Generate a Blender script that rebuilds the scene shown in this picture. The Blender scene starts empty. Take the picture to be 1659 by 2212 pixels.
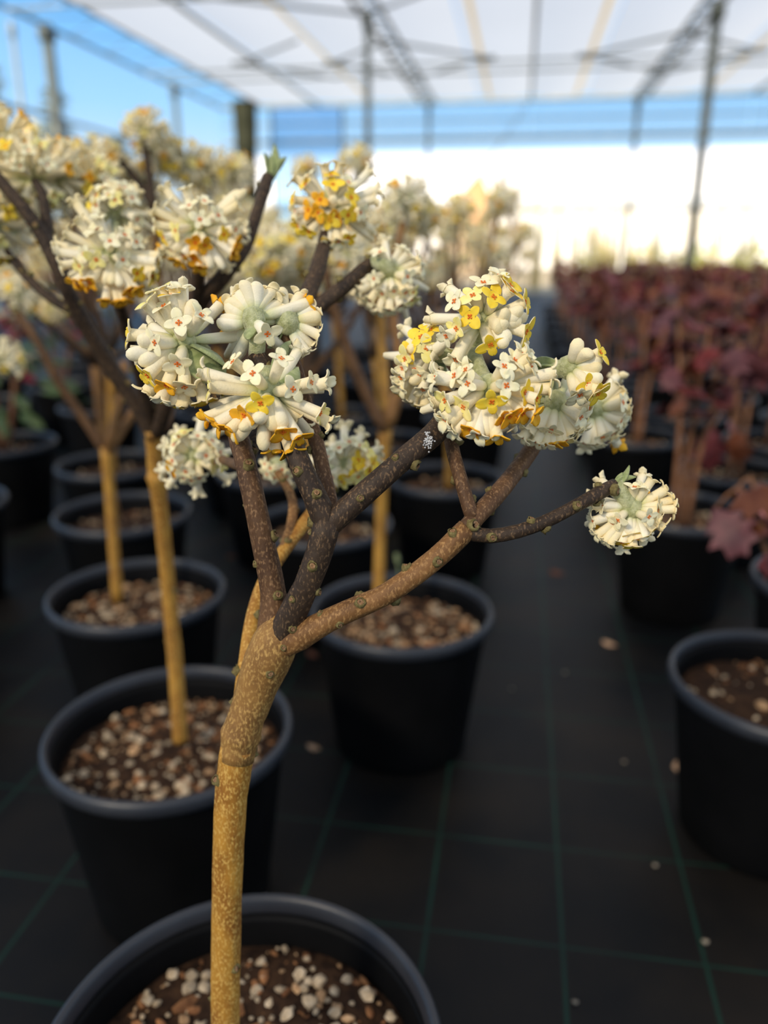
import bpy, math, random
from mathutils import Vector, Matrix, noise
R = random.Random(7)
SC = bpy.context.scene
COL = SC.collection
V = Vector

# ------------------------------------------------------------------ camera, sky, sun, exposure
CAM_H = 0.73
FPX, PITCH, YAW = 1725.0, math.radians(18.2), math.radians(9.33)
cam_data = bpy.data.cameras.new('camera')
cam = bpy.data.objects.new('camera', cam_data); COL.objects.link(cam)
cam.location = (0, 0, CAM_H)
cam.rotation_euler = (math.pi/2 - PITCH, 0, YAW)
cam_data.sensor_fit = 'VERTICAL'; cam_data.sensor_height = 36.0; cam_data.sensor_width = 27.0
cam_data.lens = FPX/2212*36.0
cam_data.clip_start = 0.02; cam_data.clip_end = 400
cam_data.dof.use_dof = True
cam_data.dof.focus_distance = 0.405
cam_data.dof.aperture_fstop = 3.8
SC.camera = cam

world = bpy.data.worlds.new('sky'); SC.world = world; world.use_nodes = True
wn, wl = world.node_tree.nodes, world.node_tree.links
bg = wn['Background']
tc = wn.new('ShaderNodeTexCoord'); sp = wn.new('ShaderNodeSeparateXYZ'); rp = wn.new('ShaderNodeValToRGB')
wl.new(tc.outputs['Generated'], sp.inputs[0]); wl.new(sp.outputs['Z'], rp.inputs[0]); wl.new(rp.outputs[0], bg.inputs[0])
els = rp.color_ramp.elements
els[0].position = 0.0; els[0].color = (0.80, 0.83, 0.86, 1)
els[1].position = 1.0; els[1].color = (0.06, 0.22, 0.58, 1)
for p, c in ((0.07, (0.58, 0.76, 0.93, 1)), (0.15, (0.30, 0.60, 0.93, 1)), (0.27, (0.13, 0.42, 0.85, 1))):
    e = els.new(p); e.color = c
bg.inputs[1].default_value = 1.0

sun_d = bpy.data.lights.new('sun', 'SUN'); sun = bpy.data.objects.new('sun', sun_d); COL.objects.link(sun)
sun_d.energy = 7.5; sun_d.color = (1.0, 0.85, 0.64); sun_d.angle = math.radians(9)
sun_dir = V((-0.42, -0.80, 0.60)).normalized()      # towards the sun: behind the camera, a little to its left
sun.rotation_euler = sun_dir.to_track_quat('Z', 'Y').to_euler()
sun.location = (-4, -8, 6)

vs = SC.view_settings
vs.view_transform = 'Standard'; vs.look = 'None'; vs.exposure = 0.3; vs.gamma = 1.0; vs.use_curve_mapping = False

# ------------------------------------------------------------------ where things stand
_fw = V((-math.sin(YAW)*math.cos(PITCH), math.cos(YAW)*math.cos(PITCH), -math.sin(PITCH)))
_rt = V((math.cos(YAW), math.sin(YAW), 0)); _up = _rt.cross(_fw)
CAMP = V((0, 0, CAM_H))
def P(x, y, d):
    return CAMP + (_rt*((x-829.5)/FPX) - _up*((y-1106)/FPX) + _fw)*d

# ------------------------------------------------------------------ materials
MATS = {}
def nodes_of(name):
    m = bpy.data.materials.new(name); m.use_nodes = True
    MATS[name] = m
    return m, m.node_tree.nodes, m.node_tree.links, m.node_tree.nodes['Principled BSDF']
def set_in(b, k, v):
    if k in b.inputs: b.inputs[k].default_value = v
def c4(c): return (c[0], c[1], c[2], 1)
def simple(name, c1, c2=None, scale=40, rough=0.6, spec=0.4, bump=0.0, bscale=None, detail=4, stretch=None, sheen=0, lo=.35, hi=.65, metal=0, rnd=0):
    m, n, l, b = nodes_of(name)
    set_in(b, 'Roughness', rough); set_in(b, 'Specular IOR Level', spec); set_in(b, 'Metallic', metal)
    if sheen: set_in(b, 'Sheen Weight', sheen); set_in(b, 'Sheen Roughness', .5)
    t = n.new('ShaderNodeTexCoord'); mp = n.new('ShaderNodeMapping'); l.new(t.outputs['Object'], mp.inputs[0])
    if stretch: mp.inputs['Scale'].default_value = stretch
    if c2 is None: c2 = tuple(min(1, x*1.25) for x in c1)
    nz = n.new('ShaderNodeTexNoise'); nz.inputs['Scale'].default_value = scale; nz.inputs['Detail'].default_value = detail
    l.new(mp.outputs[0], nz.inputs['Vector'])
    r = n.new('ShaderNodeValToRGB'); r.color_ramp.elements[0].color = c4(c1); r.color_ramp.elements[1].color = c4(c2)
    r.color_ramp.elements[0].position = lo; r.color_ramp.elements[1].position = hi
    l.new(nz.outputs[0], r.inputs[0])
    out = r.outputs[0]
    if rnd:
        oi = n.new('ShaderNodeObjectInfo'); hs = n.new('ShaderNodeHueSaturation')
        mr = n.new('ShaderNodeMapRange'); mr.inputs['To Min'].default_value = 1-rnd; mr.inputs['To Max'].default_value = 1+rnd
        l.new(oi.outputs['Random'], mr.inputs[0]); l.new(mr.outputs[0], hs.inputs['Value']); l.new(out, hs.inputs['Color'])
        out = hs.outputs[0]
    l.new(out, b.inputs['Base Color'])
    if bump:
        n2 = n.new('ShaderNodeTexNoise'); n2.inputs['Scale'].default_value = bscale or scale*2; n2.inputs['Detail'].default_value = 3
        l.new(mp.outputs[0], n2.inputs['Vector'])
        bp = n.new('ShaderNodeBump'); bp.inputs['Strength'].default_value = bump; bp.inputs['Distance'].default_value = .002
        l.new(n2.outputs[0], bp.inputs['Height']); l.new(bp.outputs[0], b.inputs['Normal'])
    return m

def tube_material():
    m, n, l, b = nodes_of('floret_tube')
    a = n.new('ShaderNodeAttribute'); a.attribute_name = 't'
    r = n.new('ShaderNodeValToRGB'); e = r.color_ramp.elements
    e[0].position = 0; e[0].color = (.50, .54, .25, 1)
    e[1].position = 1; e[1].color = (.93, .84, .58, 1)
    for p, c in ((.18, (.72, .74, .48, 1)), (.42, (.91, .87, .70, 1)), (.8, (.94, .88, .70, 1))):
        x = e.new(p); x.color = c
    l.new(a.outputs['Fac'], r.inputs[0])
    oi = n.new('ShaderNodeObjectInfo'); mx = n.new('ShaderNodeMixRGB'); mx.blend_type = 'MULTIPLY'
    mx.inputs[0].default_value = 1
    r2 = n.new('ShaderNodeValToRGB'); r2.color_ramp.elements[0].color = (1, 1, 1, 1); r2.color_ramp.elements[1].color = (.98, .90, .70, 1)
    l.new(oi.outputs['Random'], r2.inputs[0]); l.new(r.outputs[0], mx.inputs[1]); l.new(r2.outputs[0], mx.inputs[2])
    l.new(mx.outputs[0], b.inputs['Base Color'])
    set_in(b, 'Roughness', .75); set_in(b, 'Specular IOR Level', .2); set_in(b, 'Sheen Weight', .2); set_in(b, 'Sheen Roughness', .4); set_in(b, 'Sheen Tint', (1, .95, .82, 1))
    t = n.new('ShaderNodeTexCoord'); nz = n.new('ShaderNodeTexNoise'); nz.inputs['Scale'].default_value = 900
    l.new(t.outputs['Object'], nz.inputs['Vector'])
    bp = n.new('ShaderNodeBump'); bp.inputs['Strength'].default_value = .35; bp.inputs['Distance'].default_value = .0006
    l.new(nz.outputs[0], bp.inputs['Height']); l.new(bp.outputs[0], b.inputs['Normal'])
    return m
M_TUBE = tube_material()
M_PALE = simple('lobe_pale', (.92, .84, .50), (.93, .87, .60), 200, .7, .15, sheen=.08, rnd=.04)
M_LEMON = simple('lobe_lemon', (.90, .78, .22), (.92, .83, .36), 200, .65, .2, sheen=.1, rnd=.05)
M_YEL = simple('lobe_yellow', (.93, .62, .03), (.95, .71, .07), 200, .6, .25, rnd=.06)
M_ORA = simple('lobe_orange', (.88, .40, .015), (.93, .52, .03), 200, .6, .25, rnd=.08)
M_DOT = simple('throat_orange', (.80, .13, .012), (.88, .25, .03), 600, .5, .3)
M_GREENFUZZ = simple('peduncle_green', (.36, .38, .17), (.55, .56, .32), 300, .8, .2, bump=.5, bscale=900, sheen=.3)
M_BRACT = simple('bract_green', (.22, .28, .10), (.42, .46, .22), 120, .75, .25, bump=.3, bscale=500, sheen=.25)

def bark(name, base, dark, speck, spk=.66):
    m, n, l, b = nodes_of(name)
    t = n.new('ShaderNodeTexCoord'); mp = n.new('ShaderNodeMapping'); mp.inputs['Scale'].default_value = (1, 1, .55)
    l.new(t.outputs['Object'], mp.inputs[0])
    nz = n.new('ShaderNodeTexNoise'); nz.inputs['Scale'].default_value = 55; nz.inputs['Detail'].default_value = 6; l.new(mp.outputs[0], nz.inputs['Vector'])
    r = n.new('ShaderNodeValToRGB'); r.color_ramp.elements[0].color = c4(dark); r.color_ramp.elements[1].color = c4(base)
    r.color_ramp.elements[0].position = .35; r.color_ramp.elements[1].position = .62; l.new(nz.outputs[0], r.inputs[0])
    n2 = n.new('ShaderNodeTexNoise'); n2.inputs['Scale'].default_value = 760; n2.inputs['Detail'].default_value = 2; l.new(mp.outputs[0], n2.inputs['Vector'])
    r2 = n.new('ShaderNodeValToRGB'); r2.color_ramp.elements[0].position = spk-.12; r2.color_ramp.elements[1].position = spk+.08
    r2.color_ramp.elements[0].color = (0, 0, 0, 1); r2.color_ramp.elements[1].color = (1, 1, 1, 1); l.new(n2.outputs[0], r2.inputs[0])
    mx = n.new('ShaderNodeMixRGB'); l.new(r2.outputs[0], mx.inputs[0]); l.new(r.outputs[0], mx.inputs[1]); mx.inputs[2].default_value = c4(speck)
    l.new(mx.outputs[0], b.inputs['Base Color'])
    set_in(b, 'Roughness', .62); set_in(b, 'Specular IOR Level', .3)
    n3 = n.new('ShaderNodeTexNoise'); n3.inputs['Scale'].default_value = 260; n3.inputs['Detail'].default_value = 4; l.new(mp.outputs[0], n3.inputs['Vector'])
    bp = n.new('ShaderNodeBump'); bp.inputs['Strength'].default_value = .6; bp.inputs['Distance'].default_value = .0015
    l.new(n3.outputs[0], bp.inputs['Height']); l.new(bp.outputs[0], b.inputs['Normal'])
    return m
M_BARK_GOLD = bark('bark_golden', (.50, .245, .036), (.26, .10, .015), (.66, .40, .10), .60)
M_BARK_MID = bark('bark_brown', (.15, .075, .032), (.075, .036, .016), (.30, .17, .08), .64)
M_BARK_RUST = bark('bark_rust', (.24, .115, .038), (.12, .055, .018), (.40, .22, .08), .62)
M_BARK_OLIVE = bark('bark_olive', (.32, .165, .045), (.17, .08, .022), (.50, .30, .09), .60)
M_BARK_DARK = bark('bark_dark', (.055, .034, .020), (.026, .016, .010), (.20, .12, .06), .66)
M_SCAR = simple('leaf_scar_face', (.26, .14, .065), (.42, .26, .14), 500, .8, .2, bump=.6, bscale=900)
M_SCAR_RIM = simple('leaf_scar_rim', (.12, .09, .03), (.22, .18, .07), 500, .8, .2)
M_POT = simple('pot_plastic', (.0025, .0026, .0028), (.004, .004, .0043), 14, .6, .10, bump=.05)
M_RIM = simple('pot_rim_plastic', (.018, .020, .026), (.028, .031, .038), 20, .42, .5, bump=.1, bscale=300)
M_SOIL = simple('soil', (.016, .008, .0045), (.05, .025, .012), 90, .9, .15, bump=1, bscale=160, detail=8)
M_CHIP_W = simple('perlite', (.34, .255, .16), (.58, .47, .33), 120, .85, .2, bump=.6, bscale=400, rnd=.25)
M_CHIP_B = simple('bark_chip', (.17, .07, .028), (.36, .17, .07), 90, .85, .2, bump=.6, bscale=300, rnd=.35)
M_CHIP_T = simple('tan_chip', (.34, .20, .10), (.52, .34, .19), 90, .85, .2, bump=.6, bscale=300, rnd=.3)
M_RED1 = simple('leaf_dark_red', (.075, .010, .010), (.15, .02, .018), 25, .55, .35, rnd=.35)
M_RED2 = simple('leaf_plum', (.085, .028, .034), (.17, .055, .062), 25, .55, .35, rnd=.3)
M_RED3 = simple('leaf_russet', (.13, .032, .012), (.21, .065, .022), 25, .55, .35, rnd=.3)
M_RED4 = simple('leaf_pink', (.26, .085, .09), (.36, .14, .14), 25, .55, .35, rnd=.2)
M_STEM = simple('shrub_stem', (.20, .085, .04), (.30, .15, .08), 60, .8, .2)
M_LEAFG = simple('leaf_green', (.03, .06, .015), (.07, .12, .03), 40, .5, .4, rnd=.3)
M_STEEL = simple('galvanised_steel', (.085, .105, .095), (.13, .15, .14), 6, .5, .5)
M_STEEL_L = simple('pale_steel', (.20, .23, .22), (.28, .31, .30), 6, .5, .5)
M_STRAP = None
M_CURTAIN = simple('olive_curtain', (.030, .034, .022), (.055, .060, .040), 5, .9, .1)

def mat_floor():
    m, n, l, b = nodes_of('weed_mat')
    t = n.new('ShaderNodeTexCoord'); sx = n.new('ShaderNodeSeparateXYZ'); l.new(t.outputs['Object'], sx.inputs[0])
    def lines(out, off, pitch, half):
        a = n.new('ShaderNodeMath'); a.operation = 'SUBTRACT'; l.new(out, a.inputs[0]); a.inputs[1].default_value = off - pitch/2
        w = n.new('ShaderNodeMath'); w.operation = 'FLOORED_MODULO'; l.new(a.outputs[0], w.inputs[0]); w.inputs[1].default_value = pitch
        s = n.new('ShaderNodeMath'); s.operation = 'SUBTRACT'; l.new(w.outputs[0], s.inputs[0]); s.inputs[1].default_value = pitch/2
        ab = n.new('ShaderNodeMath'); ab.operation = 'ABSOLUTE'; l.new(s.outputs[0], ab.inputs[0])
        lt = n.new('ShaderNodeMath'); lt.operation = 'LESS_THAN'; l.new(ab.outputs[0], lt.inputs[0]); lt.inputs[1].default_value = half
        return lt.outputs[0]
    la = lines(sx.outputs['X'], .083, .1505, .0022); lb = lines(sx.outputs['Y'], .709, .1545, .0016)
    mx = n.new('ShaderNodeMath'); mx.operation = 'MAXIMUM'; l.new(la, mx.inputs[0]); l.new(lb, mx.inputs[1])
    nz = n.new('ShaderNodeTexNoise'); nz.inputs['Scale'].default_value = 5; nz.inputs['Detail'].default_value = 6; l.new(t.outputs['Object'], nz.inputs['Vector'])
    r = n.new('ShaderNodeValToRGB'); r.color_ramp.elements[0].position = .38; r.color_ramp.elements[1].position = .68
    r.color_ramp.elements[0].color = (.003, .0035, .004, 1); r.color_ramp.elements[1].color = (.012, .0095, .007, 1); l.new(nz.outputs[0], r.inputs[0])
    n2 = n.new('ShaderNodeTexNoise'); n2.inputs['Scale'].default_value = 9; n2.inputs['Detail'].default_value = 3; l.new(t.outputs['Object'], n2.inputs['Vector'])
    mm = n.new('ShaderNodeMath'); mm.operation = 'MULTIPLY'; l.new(mx.outputs[0], mm.inputs[0]); l.new(n2.outputs[0], mm.inputs[1])
    cm = n.new('ShaderNodeMixRGB'); l.new(mm.outputs[0], cm.inputs[0]); l.new(r.outputs[0], cm.inputs[1]); cm.inputs[2].default_value = (.006, .045, .030, 1)
    l.new(cm.outputs[0], b.inputs['Base Color'])
    wv = n.new('ShaderNodeTexNoise'); wv.inputs['Scale'].default_value = 420; l.new(t.outputs['Object'], wv.inputs['Vector'])
    bp = n.new('ShaderNodeBump'); bp.inputs['Strength'].default_value = .4; bp.inputs['Distance'].default_value = .001
    l.new(wv.outputs[0], bp.inputs['Height']); l.new(bp.outputs[0], b.inputs['Normal'])
    set_in(b, 'Roughness', .5); set_in(b, 'Specular IOR Level', .16)
    return m
M_FLOOR = mat_floor()

def mat_cloth():                                   # woven white shade screen: scatters most light, leaks a little straight through
    m, n, l, b = nodes_of('shade_screen')
    o = n['Material Output']; n.remove(b)
    t = n.new('ShaderNodeTexCoord'); nz = n.new('ShaderNodeTexNoise'); nz.inputs['Scale'].default_value = .7; nz.inputs['Detail'].default_value = 3
    l.new(t.outputs['Object'], nz.inputs['Vector'])
    r = n.new('ShaderNodeValToRGB'); r.color_ramp.elements[0].color = (.60, .575, .53, 1); r.color_ramp.elements[1].color = (.68, .655, .61, 1); l.new(nz.outputs[0], r.inputs[0])
    tr = n.new('ShaderNodeBsdfTranslucent'); df = n.new('ShaderNodeBsdfDiffuse'); tp = n.new('ShaderNodeBsdfTransparent')
    l.new(r.outputs[0], tr.inputs[0]); df.inputs[0].default_value = (.8, .8, .8, 1)
    a = n.new('ShaderNodeMixShader'); a.inputs[0].default_value = .25; l.new(tr.outputs[0], a.inputs[1]); l.new(df.outputs[0], a.inputs[2])
    c = n.new('ShaderNodeMixShader'); c.inputs[0].default_value = .19; l.new(a.outputs[0], c.inputs[1]); l.new(tp.outputs[0], c.inputs[2])
    l.new(c.outputs[0], o.inputs[0])
    return m
M_CLOTH = mat_cloth()
def mat_film(name, tint, milk, fac):
    m, n, l, b = nodes_of(name)
    o = n['Material Output']; n.remove(b)
    tp = n.new('ShaderNodeBsdfTransparent'); tp.inputs[0].default_value = c4(tint)
    tr = n.new('ShaderNodeBsdfTranslucent'); tr.inputs[0].default_value = c4(milk)
    gl = n.new('ShaderNodeBsdfGlossy'); gl.inputs['Roughness'].default_value = .25; gl.inputs[0].default_value = (.9, .9, .9, 1)
    a = n.new('ShaderNodeMixShader'); a.inputs[0].default_value = .15; l.new(tr.outputs[0], a.inputs[1]); l.new(gl.outputs[0], a.inputs[2])
    c = n.new('ShaderNodeMixShader'); c.inputs[0].default_value = fac; l.new(tp.outputs[0], c.inputs[1]); l.new(a.outputs[0], c.inputs[2])
    l.new(c.outputs[0], o.inputs[0])
    return m
M_STRAP = mat_film('cream_strap', (.9, .8, .55), (.9, .76, .48), .8)
M_FILM = mat_film('clear_film', (.97, .985, 1), (.8, .9, 1), .07)
M_FILM_BLUE = mat_film('blue_film', (.42, .66, .88), (.45, .68, .9), .35)
M_FILM_PALE = mat_film('pale_blue_film', (.80, .93, 1.0), (.75, .9, 1), .3)

# ------------------------------------------------------------------ mesh helpers
class MB:
    def __init__(s): s.v = []; s.f = []; s.m = []; s.t = []
    def add(s, vs, fs, mi=0, ts=None):
        o = len(s.v); s.v += [tuple(v) for v in vs]
        s.f += [tuple(i+o for i in f) for f in fs]; s.m += ([mi]*len(fs) if isinstance(mi, int) else mi)
        s.t += (ts if ts else [.8]*len(vs))
    def join(s, o, mat=Matrix()):
        s.add([mat @ V(v) for v in o.v], o.f, list(o.m), list(o.t))
    def mesh(s, name, mats, smooth=True):
        me = bpy.data.meshes.new(name); me.from_pydata(s.v, [], s.f)
        for m in mats: me.materials.append(m)
        me.polygons.foreach_set('material_index', s.m)
        me.polygons.foreach_set('use_smooth', [smooth]*len(s.f))
        if any(x != .8 for x in s.t):
            a = me.attributes.new('t', 'FLOAT', 'POINT'); a.data.foreach_set('value', s.t)
        me.update(); return me

def link(name, data, parent=None, loc=None, mat=None):
    o = bpy.data.objects.new(name, data); COL.objects.link(o)
    if parent is not None: o.parent = parent
    if loc is not None: o.location = loc
    if mat is not None: o.matrix_basis = mat
    return o
def tag(o, label, cat, group=None, kind=None):
    o['label'] = label; o['category'] = cat
    if group: o['group'] = group
    if kind: o['kind'] = kind
    return o
def thing(name, loc, label, cat, group=None):
    o = link(name, None, None, loc); o.empty_display_size = .05
    return tag(o, label, cat, group)

def catmull(pts, rad, step):
    if len(pts) == 2: pts = [pts[0], (pts[0]+pts[1])/2, pts[1]]; rad = [rad[0], (rad[0]+rad[1])/2, rad[1]]
    p = [pts[0]*2-pts[1]] + list(pts) + [pts[-1]*2-pts[-2]]
    r = [rad[0]] + list(rad) + [rad[-1]]
    op, orr = [], []
    for i in range(1, len(p)-2):
        n = max(2, int((p[i+1]-p[i]).length/step))
        for k in range(n):
            t = k/n; t2, t3 = t*t, t*t*t
            op.append(.5*((2*p[i]) + (p[i+1]-p[i-1])*t + (2*p[i-1]-5*p[i]+4*p[i+1]-p[i+2])*t2 + (3*p[i]-p[i-1]-3*p[i+1]+p[i+2])*t3))
            orr.append(r[i]+(r[i+1]-r[i])*t)
    op.append(p[-2]); orr.append(r[-2])
    return op, orr

def sweep(mb, pts, rad, sides=10, mi=0, bump=0.0, seed=0, ts=None, cap=True):
    n = len(pts); tan = []
    for i in range(n):
        a = pts[max(0, i-1)]; b = pts[min(n-1, i+1)]; tan.append((b-a).normalized())
    ref = V((0, 0, 1)) if abs(tan[0].z) < .9 else V((1, 0, 0))
    x = tan[0].cross(ref).normalized(); vs = []; tt = []
    for i in range(n):
        x = (x - tan[i]*x.dot(tan[i])).normalized(); y = tan[i].cross(x)
        for k in range(sides):
            a = 2*math.pi*k/sides; d = x*math.cos(a)+y*math.sin(a); r = rad[i]
            if bump: r *= 1 + bump*noise.noise((pts[i]+d*.02)*70+V((seed, 0, 0)))
            vs.append(pts[i]+d*r); tt.append(ts[i] if ts else .8)
    fs = [(i*sides+k, i*sides+(k+1) % sides, (i+1)*sides+(k+1) % sides, (i+1)*sides+k) for i in range(n-1) for k in range(sides)]
    if cap:
        fs.append(tuple(reversed(range(sides)))); fs.append(tuple((n-1)*sides+k for k in range(sides)))
    mb.add(vs, fs, mi, tt)

def lathe(mb, prof, sides=48, mi=0, closed=False):
    vs = [(r*math.cos(2*math.pi*k/sides), r*math.sin(2*math.pi*k/sides), z) for r, z in prof for k in range(sides)]
    n = len(prof); rng = range(n if closed else n-1)
    fs = [(i*sides+k, i*sides+(k+1) % sides, ((i+1) % n)*sides+(k+1) % sides, ((i+1) % n)*sides+k) for i in rng for k in range(sides)]
    mb.add(vs, fs, mi)

def box(mb, c, s, mi=0, rot=None):
    vs = []
    for dx in (-.5, .5):
        for dy in (-.5, .5):
            for dz in (-.5, .5):
                v = V((dx*s[0], dy*s[1], dz*s[2])); v = rot @ v if rot else v
                vs.append(v+V(c))
    mb.add(vs, [(0, 1, 3, 2), (4, 6, 7, 5), (0, 4, 5, 1), (2, 3, 7, 6), (0, 2, 6, 4), (1, 5, 7, 3)], mi)

def bar(a, b, r, sides=8):
    mb = MB(); sweep(mb, [V(a), V(b)], [r, r], sides); return mb

def frame_z(d):
    return d.to_track_quat('Z', 'Y').to_matrix().to_4x4()

# ------------------------------------------------------------------ the setting
FLOOR_X, WALL_X, YFAR, HH = 0, -5.06, 14.2, CAM_H+2.25
mb = MB(); NX, NY = 46, 66
vs = [(-9+18*i/NX, -8+23*j/NY, .0015*noise.noise(V((-9+18*i/NX, -8+23*j/NY, 0))*1.3)) for j in range(NY+1) for i in range(NX+1)]
mb.add(vs, [(j*(NX+1)+i, j*(NX+1)+i+1, (j+1)*(NX+1)+i+1, (j+1)*(NX+1)+i) for j in range(NY) for i in range(NX)])
fl = link('floor', mb.mesh('floor', [M_FLOOR])); fl['kind'] = 'structure'; fl['label'] = 'black woven weed mat floor with thin green grid lines'

M_OUT = simple('outside_ground', (.52, .40, .24), (.70, .58, .38), 1.2, .95, .1)
mb = MB(); mb.add([(-90, -40, -.03), (90, -40, -.03), (90, 130, -.03), (-90, 130, -.03)], [(0, 1, 2, 3)])
gr = link('ground', mb.mesh('ground', [M_OUT], False)); gr['kind'] = 'structure'; gr['label'] = 'pale sandy ground outside the greenhouse'

ceil = link('ceiling', None, None, (0, 0, 0)); ceil['kind'] = 'structure'; ceil['label'] = 'white translucent shade screen roof'
def cloth_strip(x0, x1, y0, y1, z, seed):
    m = MB(); nx, ny = 5, 22; vs = []
    for j in range(ny+1):
        for i in range(nx+1):
            u = i/nx; v = j/ny
            sag = -.030*math.sin(math.pi*u)-.012*math.sin(v*9+seed)*math.sin(math.pi*u)
            vs.append((x0+(x1-x0)*u, y0+(y1-y0)*v, z+sag))
    m.add(vs, [(j*(nx+1)+i, j*(nx+1)+i+1, (j+1)*(nx+1)+i+1, (j+1)*(nx+1)+i) for j in range(ny) for i in range(nx)])
    return m
xs = [-4.45, -3.38, -2.49, -1.6, -.78, .04, .86, 1.68, 2.5, 3.32, 4.14, 4.98, 6.2, 7.6, 9.0]
for i in range(len(xs)-1):
    link('screen_strip', cloth_strip(xs[i], xs[i+1]-.012, -7.5, 14.05, HH+.045, i).mesh('screen_strip', [M_CLOTH]), ceil)

def frame_thing(name, mbs, label, cat, group, mats=None):
    """one mesh or an Empty holding the parts (name, MB, material)"""
    if len(mbs) == 1:
        return tag(link(name, mbs[0][1].mesh(name, [mbs[0][2]])), label, cat, group)
    t = thing(name, (0, 0, 0), label, cat, group)
    for n_, b_, m_ in mbs: link(n_, b_.mesh(n_, [m_]), t)
    return t
# posts: square-capped tubes with a foot plate
def post(x, y, top, r, label, mat=M_STEEL):
    t = thing('greenhouse_post', (x, y, 0), label, 'post', 'steel posts carrying the greenhouse roof')
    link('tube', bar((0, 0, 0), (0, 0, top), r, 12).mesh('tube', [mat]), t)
    m = MB(); box(m, (0, 0, .006), (r*4, r*4, .012)); link('foot_plate', m.mesh('foot_plate', [mat], False), t)
    m = MB(); lathe(m, [(r*1.02, top-.16), (r*1.5, top-.15), (r*1.5, top-.03), (r*1.02, top-.02)], 12)
    link('bracket', m.mesh('bracket', [mat]), t)
post(-1.64, 8.95, HH, .036, 'slim grey steel post rising left of centre under the ridge truss')
post(1.73, 9.15, HH, .05, 'thick grey steel post standing among the red shrubs at far right')
post(-1.6, 14.2, HH, .03, 'thin pale steel post in the far wall behind the paperbush heads')
post(1.66, 14.2, HH, .036, 'grey steel post in the far wall behind the red shrubs')
post(WALL_X, 8.87, HH, .062, 'thick dark steel post in the left wall, nearest to the camera')
post(WALL_X, 12.17, HH, .042, 'slim steel post in the left wall between thick post and corner')
post(-5.35, 8.7, HH, .025, 'thin pale pipe post just left of the thick dark post', M_STEEL_L)
post(5.0, 14.2, HH, .036, 'far wall post beyond the right edge')

def truss(x, y0, y1, z, label, depth=.36, width=.0, seg=.42, wr=.009):
    t = thing('roof_truss', (x, 0, 0), label, 'truss', 'lattice trusses along the greenhouse roof')
    x2 = width
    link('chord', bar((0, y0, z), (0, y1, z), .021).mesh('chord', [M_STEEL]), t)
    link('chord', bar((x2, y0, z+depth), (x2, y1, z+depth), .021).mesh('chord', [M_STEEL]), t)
    n = int((y1-y0)/seg); y = y0; L = (y1-y0)/n
    me = bar((0, 0, 0), (x2, L/2, depth), wr, 6).mesh('web_bar', [M_STEEL]); me2 = bar((x2, L/2, depth), (0, L, 0), wr, 6).mesh('web_bar', [M_STEEL])
    for k in range(n):
        link('web_bar', me, t, (0, y0+k*L, z)); link('web_bar', me2, t, (0, y0+k*L, z))
# the lattice girders hang under the screen; the two chords stand side by side
truss(-1.72, 2.0, 14.2, HH-.02, 'steel lattice girder running under the screen left of centre', .03, .22)
truss(1.58, 2.0, 14.2, HH-.02, 'steel lattice girder running under the screen at right', .03, .22)
truss(WALL_X, 2.0, 14.2, HH-.02, 'steel lattice girder along the top of the left wall', .07, .60, .8, .005)
for i, (x, lab) in enumerate(((-3.42, 'long thin purlin pipe under the screen between left wall and girder'), (.02, 'long thin purlin pipe under the screen down the middle'), (3.34, 'long thin purlin pipe under the screen at far right'))):
    tag(link('purlin_pipe', bar((x, 1.5, HH+.0), (x, 14.2, HH+.0), .022).mesh('purlin_pipe', [M_STEEL])), lab, 'pipe', 'purlin pipes under the screen')
for i, x in enumerate((-2.5, -.62, .70, 2.6)):
    m = MB(); box(m, (x, 7.5, HH+.006), (.05, 13.0, .006))
    tag(link('roof_strap', m.mesh('roof_strap', [M_STRAP], False)), ['cream strap under the screen, second from the left wall', 'cream strap under the screen just left of the middle purlin', 'cream strap under the screen just right of the middle purlin', 'cream strap under the screen right of the right girder'][i], 'strap', 'cream straps under the screen')
nd = [(-3.6, 10.85, -2.6), (-2.45, 11.0, -1.6), (-.55, 11.05, -1.6), (.64, 11.12, 1.68), (2.64, 11.22, 1.68), (3.9, 11.25, 5.0)]
for i, (nx, ny, tx) in enumerate(nd):
    t = thing('wind_brace', (nx, ny, HH-.03), ['V shaped wind brace nearest the left wall', 'V shaped wind brace left of the left girder', 'V shaped wind brace right of the left girder', 'V shaped wind brace left of the right girder', 'V shaped wind brace right of the right girder', 'V shaped wind brace at the right edge'][i], 'brace', 'V braces under the screen')
    link('brace_bar', bar((0, 0, 0), (tx-nx, -1.0, 0), .017).mesh('brace_bar', [M_STEEL]), t)
    link('brace_bar', bar((0, 0, 0), (tx-nx, 1.1, 0), .017).mesh('brace_bar', [M_STEEL]), t)
    m = MB(); box(m, (0, 0, 0), (.22, .09, .03)); link('node_plate', m.mesh('node_plate', [M_STEEL], False), t)
for j, y in enumerate((8.1, 11.15, 11.75)):
    tag(link('cross_tie', bar((-5.06, y, HH-.05), (7, y, HH-.05), .014).mesh('cross_tie', [M_STEEL_L])), ['thin cross tie under the screen, nearest of three', 'thin cross tie under the screen, middle of three', 'thin cross tie under the screen, farthest of three'][j], 'tie bar', 'cross ties under the screen')
# a few short ties near the camera edge of the frame
tag(link('diagonal_tie', bar((-1.64, 8.95, HH-.03), (-.2, 7.6, HH-.03), .016).mesh('diagonal_tie', [M_STEEL])), 'diagonal tie bar from the slim post towards the middle purlin', 'tie bar')
tag(link('diagonal_tie', bar((-1.64, 8.95, HH-.03), (-3.4, 7.9, HH-.03), .016).mesh('diagonal_tie', [M_STEEL])), 'diagonal tie bar from the slim post towards the left wall', 'tie bar')
tag(link('guy_wire', bar((.02, 14.15, HH), (-1.5, 14.15, .9), .010).mesh('guy_wire', [M_STEEL_L])), 'thin slanting guy wire in the far wall', 'wire')

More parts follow.
